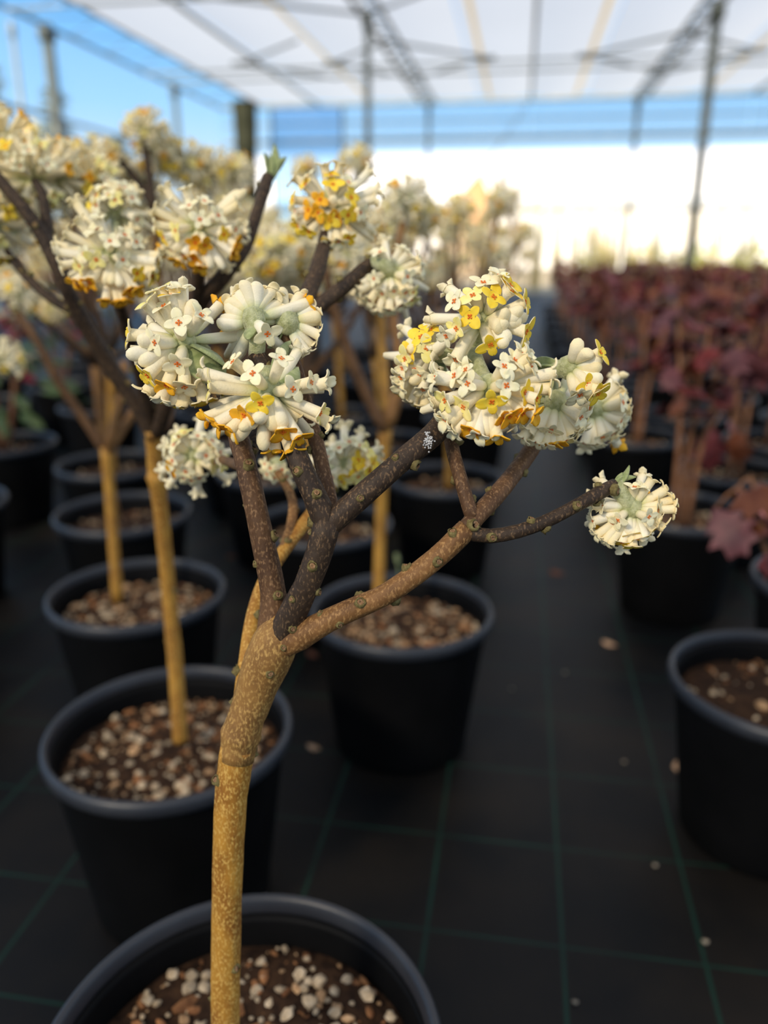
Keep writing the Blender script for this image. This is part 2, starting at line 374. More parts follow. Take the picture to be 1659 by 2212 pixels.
# far wall
fw_ = link('wall_far', None, None, (0, YFAR, 0)); fw_['kind'] = 'structure'; fw_['label'] = 'far end wall of pale blue film over an open lower half'
def rail(z, x0=-5.06, x1=9.0, r=.022): link('rail', bar((x0, 0, z), (x1, 0, z), r).mesh('rail', [M_STEEL_L]), fw_)
Z1 = CAM_H+1.71; Z2 = CAM_H+1.98
rail(HH, r=.03); rail(Z2, r=.014); rail(Z1, r=.03)
def pane(par, x0, x1, z0, z1, m, y=.04, name='film_panel'):
    b = MB(); n = 8; vs = []
    for i in range(n+1):
        for j in (0, 1):
            vs.append((x0+(x1-x0)*i/n, y+.012*math.sin(i*2.1), z0 if j == 0 else z1))
    b.add(vs, [(2*i, 2*i+2, 2*i+3, 2*i+1) for i in range(n)])
    return link(name, b.mesh(name, [m]), par)
for a, b in ((-3.02, -1.62), (-1.58, .02), (.04, 1.64), (1.68, 3.32), (3.36, 4.98), (5.02, 9)):
    pane(fw_, a, b, Z2+.01, HH-.02, M_FILM_PALE); pane(fw_, a, b, Z1+.02, Z2-.01, M_FILM_PALE)
pane(fw_, -4.22, -3.05, Z1+.02, HH-.02, M_FILM_BLUE); pane(fw_, -4.22, -3.05, .02, Z1-.02, M_FILM_BLUE)
for x in (-4.24, -3.03):
    link('mullion', bar((x, 0, 0), (x, 0, HH), .025).mesh('mullion', [M_STEEL]), fw_)
# left wall film
lw = link('wall_left', None, None, (WALL_X, 0, 0)); lw['kind'] = 'structure'; lw['label'] = 'left wall of clear film between steel posts'
for y0, y1 in ((-7, -2.0), (-1.95, 3.2), (3.25, 8.82), (8.92, 12.13), (12.21, 14.1)):
    b = MB(); vs = []
    for i in range(7):
        for z in (.02, HH-.03): vs.append((-.06+.012*math.sin(i*1.7), y0+(y1-y0)*i/6, z))
    b.add(vs, [(2*i, 2*i+2, 2*i+3, 2*i+1) for i in range(6)])
    link('film_panel', b.mesh('film_panel', [M_FILM]), lw)
link('rail', bar((0, -7, CAM_H+1.35), (0, 14.1, CAM_H+1.35), .02).mesh('rail', [M_STEEL_L]), lw)
# gathered curtain in the far left corner
m = MB(); prof = []
ring = 40
vs = []; nz_ = 14
for j in range(nz_+1):
    z = 2.97*j/nz_
    for k in range(ring):
        a = 2*math.pi*k/ring; r = .17+.022*math.sin(a*9+j*.25)+.01*math.sin(a*4-j*.6)+.02*math.sin(j*.5)
        vs.append((r*math.cos(a), r*math.sin(a), z))
m.add(vs, [(j*ring+k, j*ring+(k+1) % ring, (j+1)*ring+(k+1) % ring, (j+1)*ring+k) for j in range(nz_) for k in range(ring)])
m.add([(0, 0, 0), (0, 0, 2.97)], [])
cu = thing('gathered_curtain', (-4.5, 13.6, 0), 'dark olive shade curtain gathered into a column at the far left corner', 'curtain')
link('curtain_cloth', m.mesh('curtain_cloth', [M_CURTAIN]), cu)
for z in (.9, 2.0):
    m = MB(); lathe(m, [(.185, z-.02), (.215, z-.015), (.215, z+.015), (.185, z+.02)], 24); link('tie_band', m.mesh('tie_band', [M_CURTAIN]), cu)

# ------------------------------------------------------------------ outside
M_TUNNEL = simple('tunnel_film', (.86, .87, .88), (.92, .92, .92), 3, .5, .3)
M_TUNNEL_G = simple('tunnel_gutter', (.50, .54, .58), (.58, .62, .66), 3, .5, .3)
tn = thing('poly_tunnel', (10, 34, 0), 'long white poly tunnel in bright sun beyond the far wall', 'greenhouse')
b = MB(); box(b, (0, 0, 1.15), (44, .3, 2.3)); link('side_wall', b.mesh('side_wall', [M_TUNNEL], False), tn)
b = MB(); vs = []
for i in range(13):
    a = math.pi*i/12
    for x in (-22, 22): vs.append((x, 4-4.1*math.cos(a), 2.42+2.3*math.sin(a)))
b.add(vs, [(2*i, 2*i+1, 2*i+3, 2*i+2) for i in range(12)]); link('roof_skin', b.mesh('roof_skin', [M_TUNNEL]), tn)
b = MB(); box(b, (0, -.25, 2.42), (44, .3, .34)); link('gutter', b.mesh('gutter', [M_TUNNEL_G], False), tn)
# tan shed with a pitched roof
M_TAN = simple('tan_roof', (.55, .33, .16), (.68, .44, .24), 2, .9, .1)
M_TANW = simple('tan_wall', (.62, .48, .32), (.72, .58, .42), 2, .9, .1)
sh = thing('tan_shed', (-1.7, 27, 0), 'small tan shed with a pitched roof in front of the white tunnel', 'shed')
b = MB(); box(b, (0, 0, .85), (1.5, 2.4, 1.7)); link('shed_wall', b.mesh('shed_wall', [M_TANW], False), sh)
b = MB(); b.add([(-.95, -1.4, 1.5), (-.95, 1.4, 1.5), (.35, -1.4, 2.9), (.35, 1.4, 2.9), (.9, -1.4, 1.7), (.9, 1.4, 1.7), (-.95, -1.4, 1.42), (.9, -1.4, 1.62), (-.95, 1.4, 1.42), (.9, 1.4, 1.62)],
      [(0, 2, 3, 1), (2, 4, 5, 3), (0, 6, 7, 4, 2), (1, 3, 5, 9, 8), (6, 8, 9, 7)]); link('shed_roof', b.mesh('shed_roof', [M_TAN], False), sh)

M_CONIF = simple('conifer', (.10, .13, .09), (.20, .23, .17), 2, .9, .1)
M_TWIG = simple('twig', (.24, .18, .13), (.34, .27, .2), 4, .9, .1)
def conifer(x, y, h, w, label):
    t = thing('conifer', (x, y, 0), label, 'tree', 'trees beyond the left wall')
    link('trunk', bar((0, 0, 0), (0, 0, h*.9), .12).mesh('trunk', [M_TWIG]), t)
    b = MB(); rr = random.Random(int(x*10)); n = 520
    for k in range(n):
        z = h*(.1+.9*rr.random()**1.1); rad = w*(1-(z/h))**.7*(.35+.65*rr.random())+.05; a = rr.random()*6.283
        c = V((rad*math.cos(a), rad*math.sin(a), z)); s = .16+.2*rr.random()
        d = V((math.cos(a), math.sin(a), -.3+rr.random()*.5)); side = V((-math.sin(a), math.cos(a), 0))*s*.5
        b.add([c-side, c+side, c+d*s*1.6, c+V((0, 0, s*.3))], [(0, 1, 2), (0, 3, 1), (0, 2, 3), (1, 3, 2)])
    f = link('needle_sprays', b.mesh('needle_sprays', [M_CONIF], False), t); f['kind'] = 'stuff'
def outp(px, py, D):                 # a spot outside, D metres away in plan
    d = P(px, py, 1)-CAMP; k = D/math.hypot(d.x, d.y); return (d*k).x, (d*k).y
for px, D, h, w, lab in ((15, 28, 5.8, .8, 'tall blurred conifer at the left edge of the view'), (150, 33, 5.9, .8, 'blurred conifer right of the thick left wall post'), (82, 38, 4.8, .9, 'low broad conifer behind the thick left wall post'), (215, 38, 5.0, .8, 'small conifer between the two left wall posts'), (275, 33, 4.6, .8, 'rounded conifer left of the slim left wall post'), (335, 40, 4.4, 1.0, 'low conifer nearest the slim left wall post'), (440, 30, 3.2, .9, 'low conifer right of the slim left wall post')):
    x, y = outp(px, 500, D); conifer(x, y, h, w, lab)
def bare_tree(x, y, h, seed, label):
    t = thing('bare_tree', (x, y, 0), label, 'tree'); rr = random.Random(seed)
    b = MB(); sweep(b, [V((0, 0, 0)), V((.1, 0, h*.3)), V((0, .1, h*.5))], [.13, .10, .08]); link('trunk', b.mesh('trunk', [M_TWIG]), t)
    for k in range(12):
        a = rr.random()*6.28; l = h*(.3+.25*rr.random()); s = V((0, 0, h*(.28+.22*rr.random()))); b = MB()
        e = s+V((math.cos(a)*l*.6, math.sin(a)*l*.6, l*.8)); sweep(b, [s, (s+e)/2+V((0, 0, .1)), e], [.05, .03, .012], 6)
        for q in range(6):
            u = .35+.6*rr.random(); p0 = s.lerp(e, u); a2 = rr.random()*6.28
            sweep(b, [p0, p0+V((math.cos(a2)*.4, math.sin(a2)*.4, .5))], [.014, .006], 5)
        link('bough', b.mesh('bough', [M_TWIG]), t)
x, y = outp(1105, 500, 25); bare_tree(x, y, 3.6, 3, 'bare leafless tree beside the tan shed')
# dry reeds and a low hedge outside the far wall
M_REED = simple('dry_reed', (.62, .48, .20), (.80, .66, .36), 3, .9, .1)
M_HEDGE = simple('yellow_green_hedge', (.26, .30, .05), (.42, .45, .10), 4, .8, .2)
def reed(px, D, h, n, label):
    x, y = outp(px, 560, D); t = thing('reed_clump', (x, y, 0), label, 'reeds', 'dry reed clumps outside the far wall'); rr = random.Random(px)
    for k in range(n):
        b = MB(); x0 = rr.gauss(0, .16); y0 = rr.gauss(0, .12); l = h*(.7+.4*rr.random()); dx = rr.gauss(0, .1)
        sweep(b, [V((x0, y0, 0)), V((x0+dx*.4, y0, l*.6)), V((x0+dx, y0, l))], [.022, .018, .006], 5)
        link('reed', b.mesh('reed', [M_REED]), t)
rl = ['at the end of the aisle', 'just right of the aisle end', 'third from the aisle end', 'left of the far wall post', 'behind the far wall post', 'right of the far wall post', 'between the two right posts', 'left of the thick right post', 'behind the thick right post', 'near the right edge']
for i, px in enumerate((1150, 1195, 1240, 1285, 1320, 1375, 1430, 1475, 1540, 1610)):
    reed(px, 16.5+(i % 3), 1.75-.05*i if i < 4 else 1.5, 10, 'clump of dry straw coloured reeds '+rl[i])
for i in range(5):
    x, y = outp(1290+i*110, 560, 20); t = thing('hedge_bush', (x, y, 0), 'low yellow green bush behind the reeds, '+('first', 'second', 'third', 'fourth', 'fifth')[i]+' from the left', 'bush', 'low bushes behind the reeds')
    b = MB(); rr = random.Random(i)
    for k in range(220):
        a = rr.random()*6.28; u = rr.random(); c = V((.5*u**.5*math.cos(a), .35*u**.5*math.sin(a), .15+.75*rr.random()*(1-.5*u))); d = V((rr.gauss(0, 1), rr.gauss(0, 1), rr.gauss(0, 1))).normalized()*.07; e = d.orthogonal().normalized()*.05
        b.add([c-d, c+e, c+d, c-e], [(0, 1, 2, 3)])
    f = link('foliage', b.mesh('foliage', [M_HEDGE], False), t); f['kind'] = 'stuff'
    link('stem', bar((0, 0, 0), (0, 0, .5), .02).mesh('stem', [M_TWIG]), t)
# yellow ball on a post outside the left wall
M_BALL = simple('yellow_ball', (.90, .55, .06), (.95, .65, .12), 3, .5, .4); M_BALLP = simple('pale_yellow_post', (.75, .62, .22), (.85, .72, .34), 3, .6, .3)
x, y = outp(66, 285, 17.0); d = P(66, 285, 1)-CAMP; zb = CAM_H+d.z*17.0/math.hypot(d.x, d.y)
t = thing('ball_marker', (x, y, 0), 'yellow ball on a pale yellow pole outside the left wall', 'marker')
b = MB(); lathe(b, [(.001, zb-.20)]+[(.20*math.sin(math.pi*k/12), zb-.20*math.cos(math.pi*k/12)) for k in range(1, 12)]+[(.001, zb+.20)], 20); link('ball', b.mesh('ball', [M_BALL]), t)
link('pole', bar((0, 0, 0), (0, 0, zb-.18), .07).mesh('pole', [M_BALLP]), t)

# ------------------------------------------------------------------ pots, soil, chips
POT_H, POT_R = .225, .137
def pot_meshes(seg):
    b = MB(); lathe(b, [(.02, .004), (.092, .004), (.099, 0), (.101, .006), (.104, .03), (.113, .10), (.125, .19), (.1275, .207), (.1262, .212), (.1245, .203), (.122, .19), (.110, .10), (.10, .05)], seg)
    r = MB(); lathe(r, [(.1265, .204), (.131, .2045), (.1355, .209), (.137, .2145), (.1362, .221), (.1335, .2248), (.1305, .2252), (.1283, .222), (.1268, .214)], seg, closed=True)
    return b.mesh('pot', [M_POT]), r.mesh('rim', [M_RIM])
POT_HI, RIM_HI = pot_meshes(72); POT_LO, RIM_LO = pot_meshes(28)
SOIL_Z = .186
def soil_mesh(seed, nr=9, na=28):
    b = MB(); vs = [(0, 0, SOIL_Z+.006)]
    for i in range(1, nr+1):
        r = .1215*i/nr
        for k in range(na):
            a = 6.28318*k/na; z = SOIL_Z+.006*noise.noise(V((r*math.cos(a)*40, r*math.sin(a)*40, seed)))+.005*(1-(i/nr)**2)-.003*(i == nr)
            vs.append((r*math.cos(a), r*math.sin(a), z))
    fs = [(0, 1+k, 1+(k+1) % na) for k in range(na)]
    for i in range(nr-1):
        for k in range(na): fs.append((1+i*na+k, 1+(i+1)*na+k, 1+(i+1)*na+(k+1) % na, 1+i*na+(k+1) % na))
    b.add(vs, fs); return b.mesh('soil', [M_SOIL])
SOILS = [soil_mesh(i) for i in range(4)]
def rock(seed, s):
    rr = random.Random(seed); b = MB(); vs = []
    for i in range(5):
        th = math.pi*(i+.5)/5
        for k in range(7):
            a = 6.283*(k+.5*(i % 2))/7; r = 1+.55*(rr.random()-.5)
            vs.append((s[0]*r*math.sin(th)*math.cos(a), s[1]*r*math.sin(th)*math.sin(a), s[2]*r*math.cos(th)))
    fs = [(i*7+k, (i+1)*7+k, (i+1)*7+(k+1) % 7, i*7+(k+1) % 7) for i in range(4) for k in range(7)] + [tuple(range(7)), tuple(reversed(range(28, 35)))]
    b.add(vs, fs); return b
ROCKS = []
for i in range(12):
    kind = i % 3
    s = [(.0050, .0042, .0034), (.0065, .0038, .0022), (.0058, .0042, .0026)][kind]
    ROCKS.append((rock(i, s), kind))
ROCK_ME = [b.mesh('pebble', [(M_CHIP_W, M_CHIP_B, M_CHIP_T)[k]], False) for b, k in ROCKS]
def soil_h(x, y): return SOIL_Z+.004*(1-(math.hypot(x, y)/.121)**2)
def chips(soil, n, seed, joined, white=.4, mul=1.0):
    rr = random.Random(seed); jb = MB()
    for i in range(n):
        r = .115*math.sqrt(rr.random()); a = rr.random()*6.283; x, y = r*math.cos(a), r*math.sin(a)
        if r < .016: continue
        q = rr.random(); k = 0 if q < white else (1 if q < white+.3 else 2)
        j = k+3*rr.randrange(4); sc = .3+.95*rr.random()**1.8+(.45 if rr.random() < .12 else 0); sc *= mul
        m = Matrix.Translation((x, y, soil_h(x, y)+.0015*sc)) @ Matrix.Rotation(rr.random()*6.28, 4, 'Z') @ Matrix.Rotation(rr.gauss(0, .35), 4, 'X') @ Matrix.Scale(sc, 4)
        if joined:
            o = len(jb.v); bb = ROCKS[j][0]
            jb.add([m @ V(v) for v in bb.v], bb.f, k)
        else: link('pebble', ROCK_ME[j], soil, None, m)
    if joined:
        o = link('soil_chips', jb.mesh('soil_chips', [M_CHIP_W, M_CHIP_B, M_CHIP_T]), soil); o['kind'] = 'stuff'
    return soil
CHIP_CACHE = {}
def add_pot(t, hi, nchips, seed, joined=True, white=.4):
    rz = (seed*1.7) % 6.28
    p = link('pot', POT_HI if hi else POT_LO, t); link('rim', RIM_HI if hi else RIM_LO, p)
    s = link('soil', SOILS[seed % 4], t)
    if joined:
        key = (nchips, seed % 3)
        if key not in CHIP_CACHE:
            chips(s, nchips, seed, True, white); CHIP_CACHE[key] = s.children[0].data
        else:
            o = link('soil_chips', CHIP_CACHE[key], s); o['kind'] = 'stuff'
    else:
        chips(s, nchips, seed, False, white)
        chips(s, 420, seed+70, True, white*.7, .55)

# ------------------------------------------------------------------ florets
FL = .030      # tube length of the model floret, mouth at z = FL
def lobe(b, ang, ln, wd, phi0, kap, mi, z0, r0, thick=.0007, nu=5, nv=4, allc=False):
    pu = []; r, z = r0, z0; ds = ln/nu
    for i in range(nu+1):
        ph = phi0+kap*i/nu; pu.append((r, z, ph)); r += math.sin(ph)*ds; z += math.cos(ph)*ds
    ca, sa = math.cos(ang), math.sin(ang); vin, vout = [], []
    for i, (r, z, ph) in enumerate(pu):
        u = i/nu; w = wd*1.12*(1+.30*u)*max(.02, 1-u**2.3)**.75
        if i == nu: w = wd*.16
        for j in range(nv+1):
            s = -1+2*j/nv; cup = .0007*s*s*(1-.3*u)
            nr_, nz2 = -math.cos(ph), math.sin(ph)          # inner-side normal in the (r, z) plane
            rr, zz = r+nr_*cup, z+nz2*cup
            def at(off):
                R_, Z_ = rr-nr_*off, zz-nz2*off
                return (R_*ca-s*w*sa, R_*sa+s*w*ca, Z_)
            vin.append(at(0)); vout.append(at(thick))
    n1 = nv+1; fin = [(i*n1+j, (i+1)*n1+j, (i+1)*n1+j+1, i*n1+j+1) for i in range(nu) for j in range(nv)]
    o = len(vin); edge = []
    bd = [(i, 0) for i in range(nu+1)]+[(nu, j) for j in range(1, nv+1)]+[(i, nv) for i in range(nu-1, -1, -1)]
    bi = [i*n1+j for i, j in bd]
    for k in range(len(bi)-1): edge.append((bi[k], bi[k]+o, bi[k+1]+o, bi[k+1]))
    fout = [tuple(reversed(f)) for f in fin]
    b.add(vin+vout, fin+[tuple(q+o for q in f) for f in fout]+edge, [mi]*len(fin)+[mi if allc else 0]*(len(fout)+len(edge)), [.97]*(2*len(vin)))
def blob(b, c, r, mi):
    vs = [V(c)+V(d)*r for d in ((1, 0, 0), (-1, 0, 0), (0, 1, 0), (0, -1, 0), (0, 0, 1), (0, 0, -1))]
    b.add(vs, [(0, 2, 4), (2, 1, 4), (1, 3, 4), (3, 0, 4), (2, 0, 5), (1, 2, 5), (3, 1, 5), (0, 3, 5)], mi)
def floret(kind, var, lod=0):
    """kind: P pale open, L lemon, Y yellow, O orange, W white curled, B closed bud"""
    rr = random.Random(hash((ord(kind), var)) & 0xffff); b = MB(); sides = 10 if not lod else 6
    bend = rr.uniform(-.0035, .0035)
    if kind == 'B':
        pr = [(0, 1.1), (2, 1.9), (6, 2.6), (12, 2.9), (19, 3.2), (25, 3.5), (29, 3.1), (31.5, 2.0), (32.6, .4)]
    else:
        pr = [(0, 1.1), (2, 1.9), (6, 2.6), (12, 2.75), (19, 2.9), (25, 3.0), (28.5, 3.15), (30, 3.3)]
    if lod: pr = [pr[0], pr[2], pr[4], pr[-2], pr[-1]]
    pts = [V((0, 0, z/1000)) for z, r in pr]; rad = [r/1000 for z, r in pr]
    sweep(b, pts, rad, sides, 0, 0, 0, [min(1, z/30) for z, r in pr], cap=(kind == 'B'))
    if kind != 'B':
        # throat
        n = 8; vs = [(.0033*math.cos(6.283*k/n), .0033*math.sin(6.283*k/n), .0299) for k in range(n)]+[(.0018*math.cos(6.283*k/n), .0018*math.sin(6.283*k/n), .0286) for k in range(n)]
        b.add(vs, [(k, (k+1) % n, n+(k+1) % n, n+k) for k in range(n)]+[tuple(range(n, 2*n))], 1)
        if not lod:
            for k in range(4):
                a = 6.283*k/4+.4; blob(b, (.0010*math.cos(a), .0010*math.sin(a), .0296), .00066, 2)
            blob(b, (0, 0, .0290), .0007, 2)
        else: blob(b, (0, 0, .0294), .0010, 2)
        a0 = rr.random()*1.5
        ph, kp, ln, wd = {'P': (1.0, .8, .0044, .0021), 'L': (1.05, .75, .0045, .0022), 'Y': (1.1, .75, .0046, .0023), 'O': (.75, .8, .0044, .0022), 'W': (.35, 2.0, .0052, .0020)}[kind]
        for k in range(4):
            sc = (1.12 if k % 2 == 0 else .86)*rr.uniform(.9, 1.1)
            lobe(b, a0+k*math.pi/2, ln*sc, wd*sc, ph+rr.uniform(-.2, .2), kp+rr.uniform(-.25, .35), 1, .0297, .0028, nu=5 if not lod else 2, nv=4 if not lod else 2, allc=(kind == 'O'))
    b.v = [(x+bend*(z/FL)**2, y, z) for x, y, z in b.v]
    return b
LOBEM = {'P': M_PALE, 'L': M_LEMON, 'Y': M_YEL, 'O': M_ORA, 'W': M_PALE, 'B': M_PALE}
KINDS = 'PLYOWB'
FLO = {(k, v): floret(k, v) for k in KINDS for v in range(4)}
FLO_ME = {kv: b.mesh('floret', [M_TUBE, LOBEM[kv[0]], M_DOT]) for kv, b in FLO.items()}
FLO_LO = {(k, v): floret(k, v, 1) for k in KINDS for v in range(2)}
# in joined heads: slots tube, dot, pale, lemon, yellow, orange
JM = [M_TUBE, M_DOT, M_PALE, M_LEMON, M_YEL, M_ORA]
JIDX = {'P': 2, 'L': 3, 'Y': 4, 'O': 5, 'W': 2, 'B': 2}
def join_floret(mb, kv, mat, src):
    s = src[kv]; mp = {0: 0, 1: JIDX[kv[0]], 2: 1}
    mb.add([mat @ V(v) for v in s.v], s.f, [mp[x] for x in s.m], list(s.t))
def fl_matrix(d, base, length, wide, roll):
    return Matrix.Translation(d*base) @ frame_z(d) @ Matrix.Rotation(roll, 4, 'Z') @ Matrix.Diagonal((wide, wide, (length-base)/FL, 1))
def sphere_dirs(n, seed):
    rr = random.Random(seed); g = math.pi*(3-math.sqrt(5)); out = []
    for i in range(n):
        z = 1-2*(i+.5)/n; r = math.sqrt(1-z*z); a = g*i
        out.append((V((r*math.cos(a), r*math.sin(a), z))+V((rr.gauss(0, .09), rr.gauss(0, .09), rr.gauss(0, .09)))).normalized())
    return out
# shared blurred heads for the plants behind: florets joined into one mesh
def bg_head(seed):
    rr = random.Random(seed); b = MB()
    for d in sphere_dirs(46, seed):
        if d.z < -.72: continue
        q = rr.random(); k = 'P' if q < .28 else 'L' if q < .50 else 'Y' if q < .70 else 'O' if q < .80 else 'W' if q < .90 else 'B'
        join_floret(b, (k, rr.randrange(2)), fl_matrix(d, .005, .035*rr.uniform(.9, 1.08), 1.15, rr.random()*6.28), FLO_LO)
    return b.mesh('florets', JM)
BGH = [bg_head(s) for s in range(6)]
KNOB = MB(); lathe(KNOB, [(.0005, -.007), (.005, -.005), (.0065, 0), (.005, .005), (.0005, .007)], 10)
KNOB_ME = KNOB.mesh('flower_head', [M_GREENFUZZ])

def scar_mesh(seed):
    rr = random.Random(seed); b = MB()
    lathe(b, [(.0036, -.001), (.0034, .0014), (.0028, .0026), (.0021, .0023)], 9, 0)
    n = len(b.v); lathe(b, [(.0021, .0023), (.0009, .0026), (.0002, .0020)], 9, 1)
    b.v = [(x*(1+.2*rr.uniform(-1, 1)), y*(1+.2*rr.uniform(-1, 1)), z*(1+.3*rr.uniform(-1, 1))) for x, y, z in b.v]
    return b.mesh('leaf_scar', [M_SCAR_RIM, M_SCAR])
SCARS = [scar_mesh(i) for i in range(5)]

def branch_obj(t, T, pts, rad, mat, name='branch', scars=0, seed=0, step=.006, sides=12, bump=.07, label=None, sub=None):
    p, r = catmull([x-T for x in pts], rad, step); b = MB(); sweep(b, p, r, sides, 0, bump, seed)
    o = link(name, b.mesh(name, [mat]), t)
    if label: o['label'] = label
    rr = random.Random(seed*13+5)
    if scars:
        for k in range(scars):
            u = (k+.5+.5*rr.uniform(-1, 1))/scars; i = max(1, min(len(p)-2, int(u*len(p)))); tg = (p[i+1]-p[i-1]).normalized()
            side = tg.orthogonal().normalized(); side = Matrix.Rotation(k*2.4+rr.uniform(-.5, .5), 3, tg) @ side
            n = (side+tg*.45).normalized()
            m = Matrix.Translation(p[i]+side*r[i]*.93) @ frame_z(n) @ Matrix.Rotation(rr.random()*6, 4, 'Z') @ Matrix.Scale(rr.uniform(.5, .95), 4)
            link('leaf_scar', SCARS[rr.randrange(5)], o, None, m)
    return o
def leaf_blade(ln, wd, droop=.2, fold=.25, th=.0012):
    b = MB(); nu = 8; vs = []
    for lay in (0, 1):
        for i in range(nu+1):
            u = i/nu; w = wd*math.sin(math.pi*min(1, u*.93+.07))**.8*.5
            if i == nu: w = .0002
            for s in (-1, 0, 1):
                vs.append((s*w, -fold*abs(s)*w-droop*ln*u*u-(th if lay else 0), ln*u))
    n = (nu+1)*3; fs = []
    for i in range(nu):
        for j in range(2):
            q = (i*3+j, i*3+j+1, (i+1)*3+j+1, (i+1)*3+j); fs += [q, tuple(reversed([x+n for x in q]))]
        fs += [(i*3, (i+1)*3, (i+1)*3+n, i*3+n), (i*3+2, i*3+2+n, (i+1)*3+2+n, (i+1)*3+2)]
    b.add(vs, fs); return b
BRACT_ME = leaf_blade(.04, .014, .15).mesh('bract', [M_BRACT])
BUD_ME = leaf_blade(.022, .008, -.1, .6).mesh('bud_leaf', [M_BRACT])

def head(t, T, cx, cy, d, L, flo, ped=None, scale=1.0, back=10, seed=0, bracts=(), crop=None, filler=None, pedr=.0042, flat=.5):
    """flo: kind -> list of mouth positions seen in the photograph (crop origin ox, oy, zoom s), placed on a ball of radius L"""
    C = P(cx, cy, d); o = link('flower_head', KNOB_ME, t, C-T); rr = random.Random(seed+99); dirs = []
    ox, oy, s = crop if crop else (0, 0, 1)
    for kind, lst in flo.items():
        for q in lst:
            away = len(q) > 2
            x, y = ox+q[0]/s, oy+q[1]/s
            dd = d
            for _ in range(4):
                tip = P(x, y, dd); lat = ((tip-C)-_fw*(tip-C).dot(_fw)).length
                off = flat*math.sqrt(max(0, (L*L)-lat*lat))
                dd = d+(off*q[2] if away else -off)
            tip = P(x, y, dd); v = tip-C; ln = max(v.length, L*.62); v.normalize(); dirs.append(v)
            m = fl_matrix(v, .0045, ln-.003, scale*rr.uniform(.92, 1.08), rr.random()*6.28)
            link('floret', FLO_ME[(kind, rr.randrange(4))], o, None, m)
    if ped:
        pp = [x-C for x in ped]+[V((0, 0, 0))]
        p, r = catmull(pp, [pedr*1.05]*(len(pp)-1)+[pedr*1.15], .004); b = MB(); sweep(b, p, r, 10, 0, .05, seed); link('peduncle', b.mesh('peduncle', [M_GREENFUZZ]), o)
        pd = (pp[-2]).normalized()
    else: pd = _fw
    if filler is not None:
        for v in sphere_dirs(44, seed):
            if v.dot(_fw) < .42 or v.dot(pd) > .78: continue
            if dirs and min(v.angle(w) for w in dirs) < .33: continue
            k = rr.choice('PPPYWWBBO')
            join_floret(filler, (k, rr.randrange(2)), Matrix.Translation(C-T) @ fl_matrix(v, .0045, L*rr.uniform(.85, .98), scale, rr.random()*6.28), FLO_LO)
    for (bx, by, bd_, sc, roll) in bracts:
        v = P(bx, by, bd_)-C; m = Matrix.Translation(v.normalized()*.004) @ frame_z(v.normalized()) @ Matrix.Rotation(roll, 4, 'Z') @ Matrix.Diagonal((sc, sc, v.length/.04, 1))
        link('bract', BRACT_ME, o, None, m)
    return o

# ------------------------------------------------------------------ the front paperbush
A0 = V((-.158, .374, 0))
TA = thing('potted_paperbush', A0, 'nearest paperbush, golden trunk in the large black pot at the bottom edge', 'potted plant', 'potted paperbushes in rows')
add_pot(TA, True, 298, 1, False, .58)
def px(lst): return [P(x, y, d) for x, y, d in lst]
def rw(ws, ds): return [w/2*d/FPX for w, d in zip(ws, ds)]
def bpx(t, T, lst, mat, **k):
    pts = [P(a[0], a[1], a[2]) for a in lst]; rad = [a[3]/2*a[2]/FPX for a in lst]
    return branch_obj(t, T, pts, rad, mat, **k)
bpx(TA, A0, [(492, 2380, .522, 66), (487, 2212, .500, 62), (490, 1950, .475, 65), (497, 1750, .456, 70), (506, 1665, .450, 73), (515, 1612, .447, 76)], M_BARK_GOLD, name='trunk', scars=5, seed=1, sides=18, bump=.05, label='golden lower trunk')
bpx(TA, A0, [(511, 1640, .448, 74), (516, 1608, .447, 78), (521, 1586, .446, 88), (525, 1572, .445, 82), (532, 1548, .444, 80), (548, 1505, .443, 86), (575, 1430, .437, 100), (596, 1385, .434, 98), (604, 1350, .433, 76), (606, 1325, .433, 40)], M_BARK_OLIVE, name='stem', scars=4, seed=2, sides=18, bump=.06, label='brown upper stem above the swollen ring')
bpx(TA, A0, [(588, 1420, .440, 70), (592, 1340, .437, 72), (590, 1280, .433, 56), (562, 1140, .427, 50), (540, 1040, .425, 48), (520, 960, .430, 46), (490, 860, .440, 38), (452, 790, .434, 30)], M_BARK_MID, scars=12, seed=3)
bpx(TA, A0, [(592, 1410, .435, 60), (626, 1338, .426, 64), (662, 1265, .416, 58), (690, 1190, .410, 60), (708, 1120, .406, 62)], M_BARK_DARK, scars=10, seed=4, sides=14)
bpx(TA, A0, [(706, 1145, .407, 54), (690, 1095, .405, 56), (665, 1040, .403, 52), (642, 985, .403, 48), (606, 880, .412, 40), (572, 800, .416, 38), (553, 765, .417, 40)], M_BARK_DARK, scars=12, seed=5)
bpx(TA, A0, [(704, 1140, .407, 50), (740, 1108, .406, 54), (800, 1055, .405, 52), (880, 985, .406, 50), (935, 940, .409, 52), (965, 905, .415, 52), (1000, 850, .426, 40), (1024, 768, .430, 30)], M_BARK_DARK, scars=9, seed=6)
bpx(TA, A0, [(720, 1130, .412, 36), (712, 1080, .418, 34), (692, 990, .424, 33), (668, 900, .429, 33), (636, 790, .431, 32), (613, 715, .431, 30), (608, 692, .431, 31)], M_BARK_MID, scars=5, seed=7)
bpx(TA, A0, [(592, 1405, .434, 56), (645, 1376, .426, 60), (730, 1330, .418, 50), (840, 1280, .414, 48), (940, 1207, .411, 48), (1010, 1142, .411, 48)], M_BARK_RUST, scars=12, seed=8)
bpx(TA, A0, [(996, 1155, .411, 42), (1030, 1115, .415, 42), (1085, 1055, .430, 40), (1145, 975, .455, 36), (1180, 915, .474, 30), (1212, 868, .478, 24)], M_BARK_MID, scars=7, seed=9)
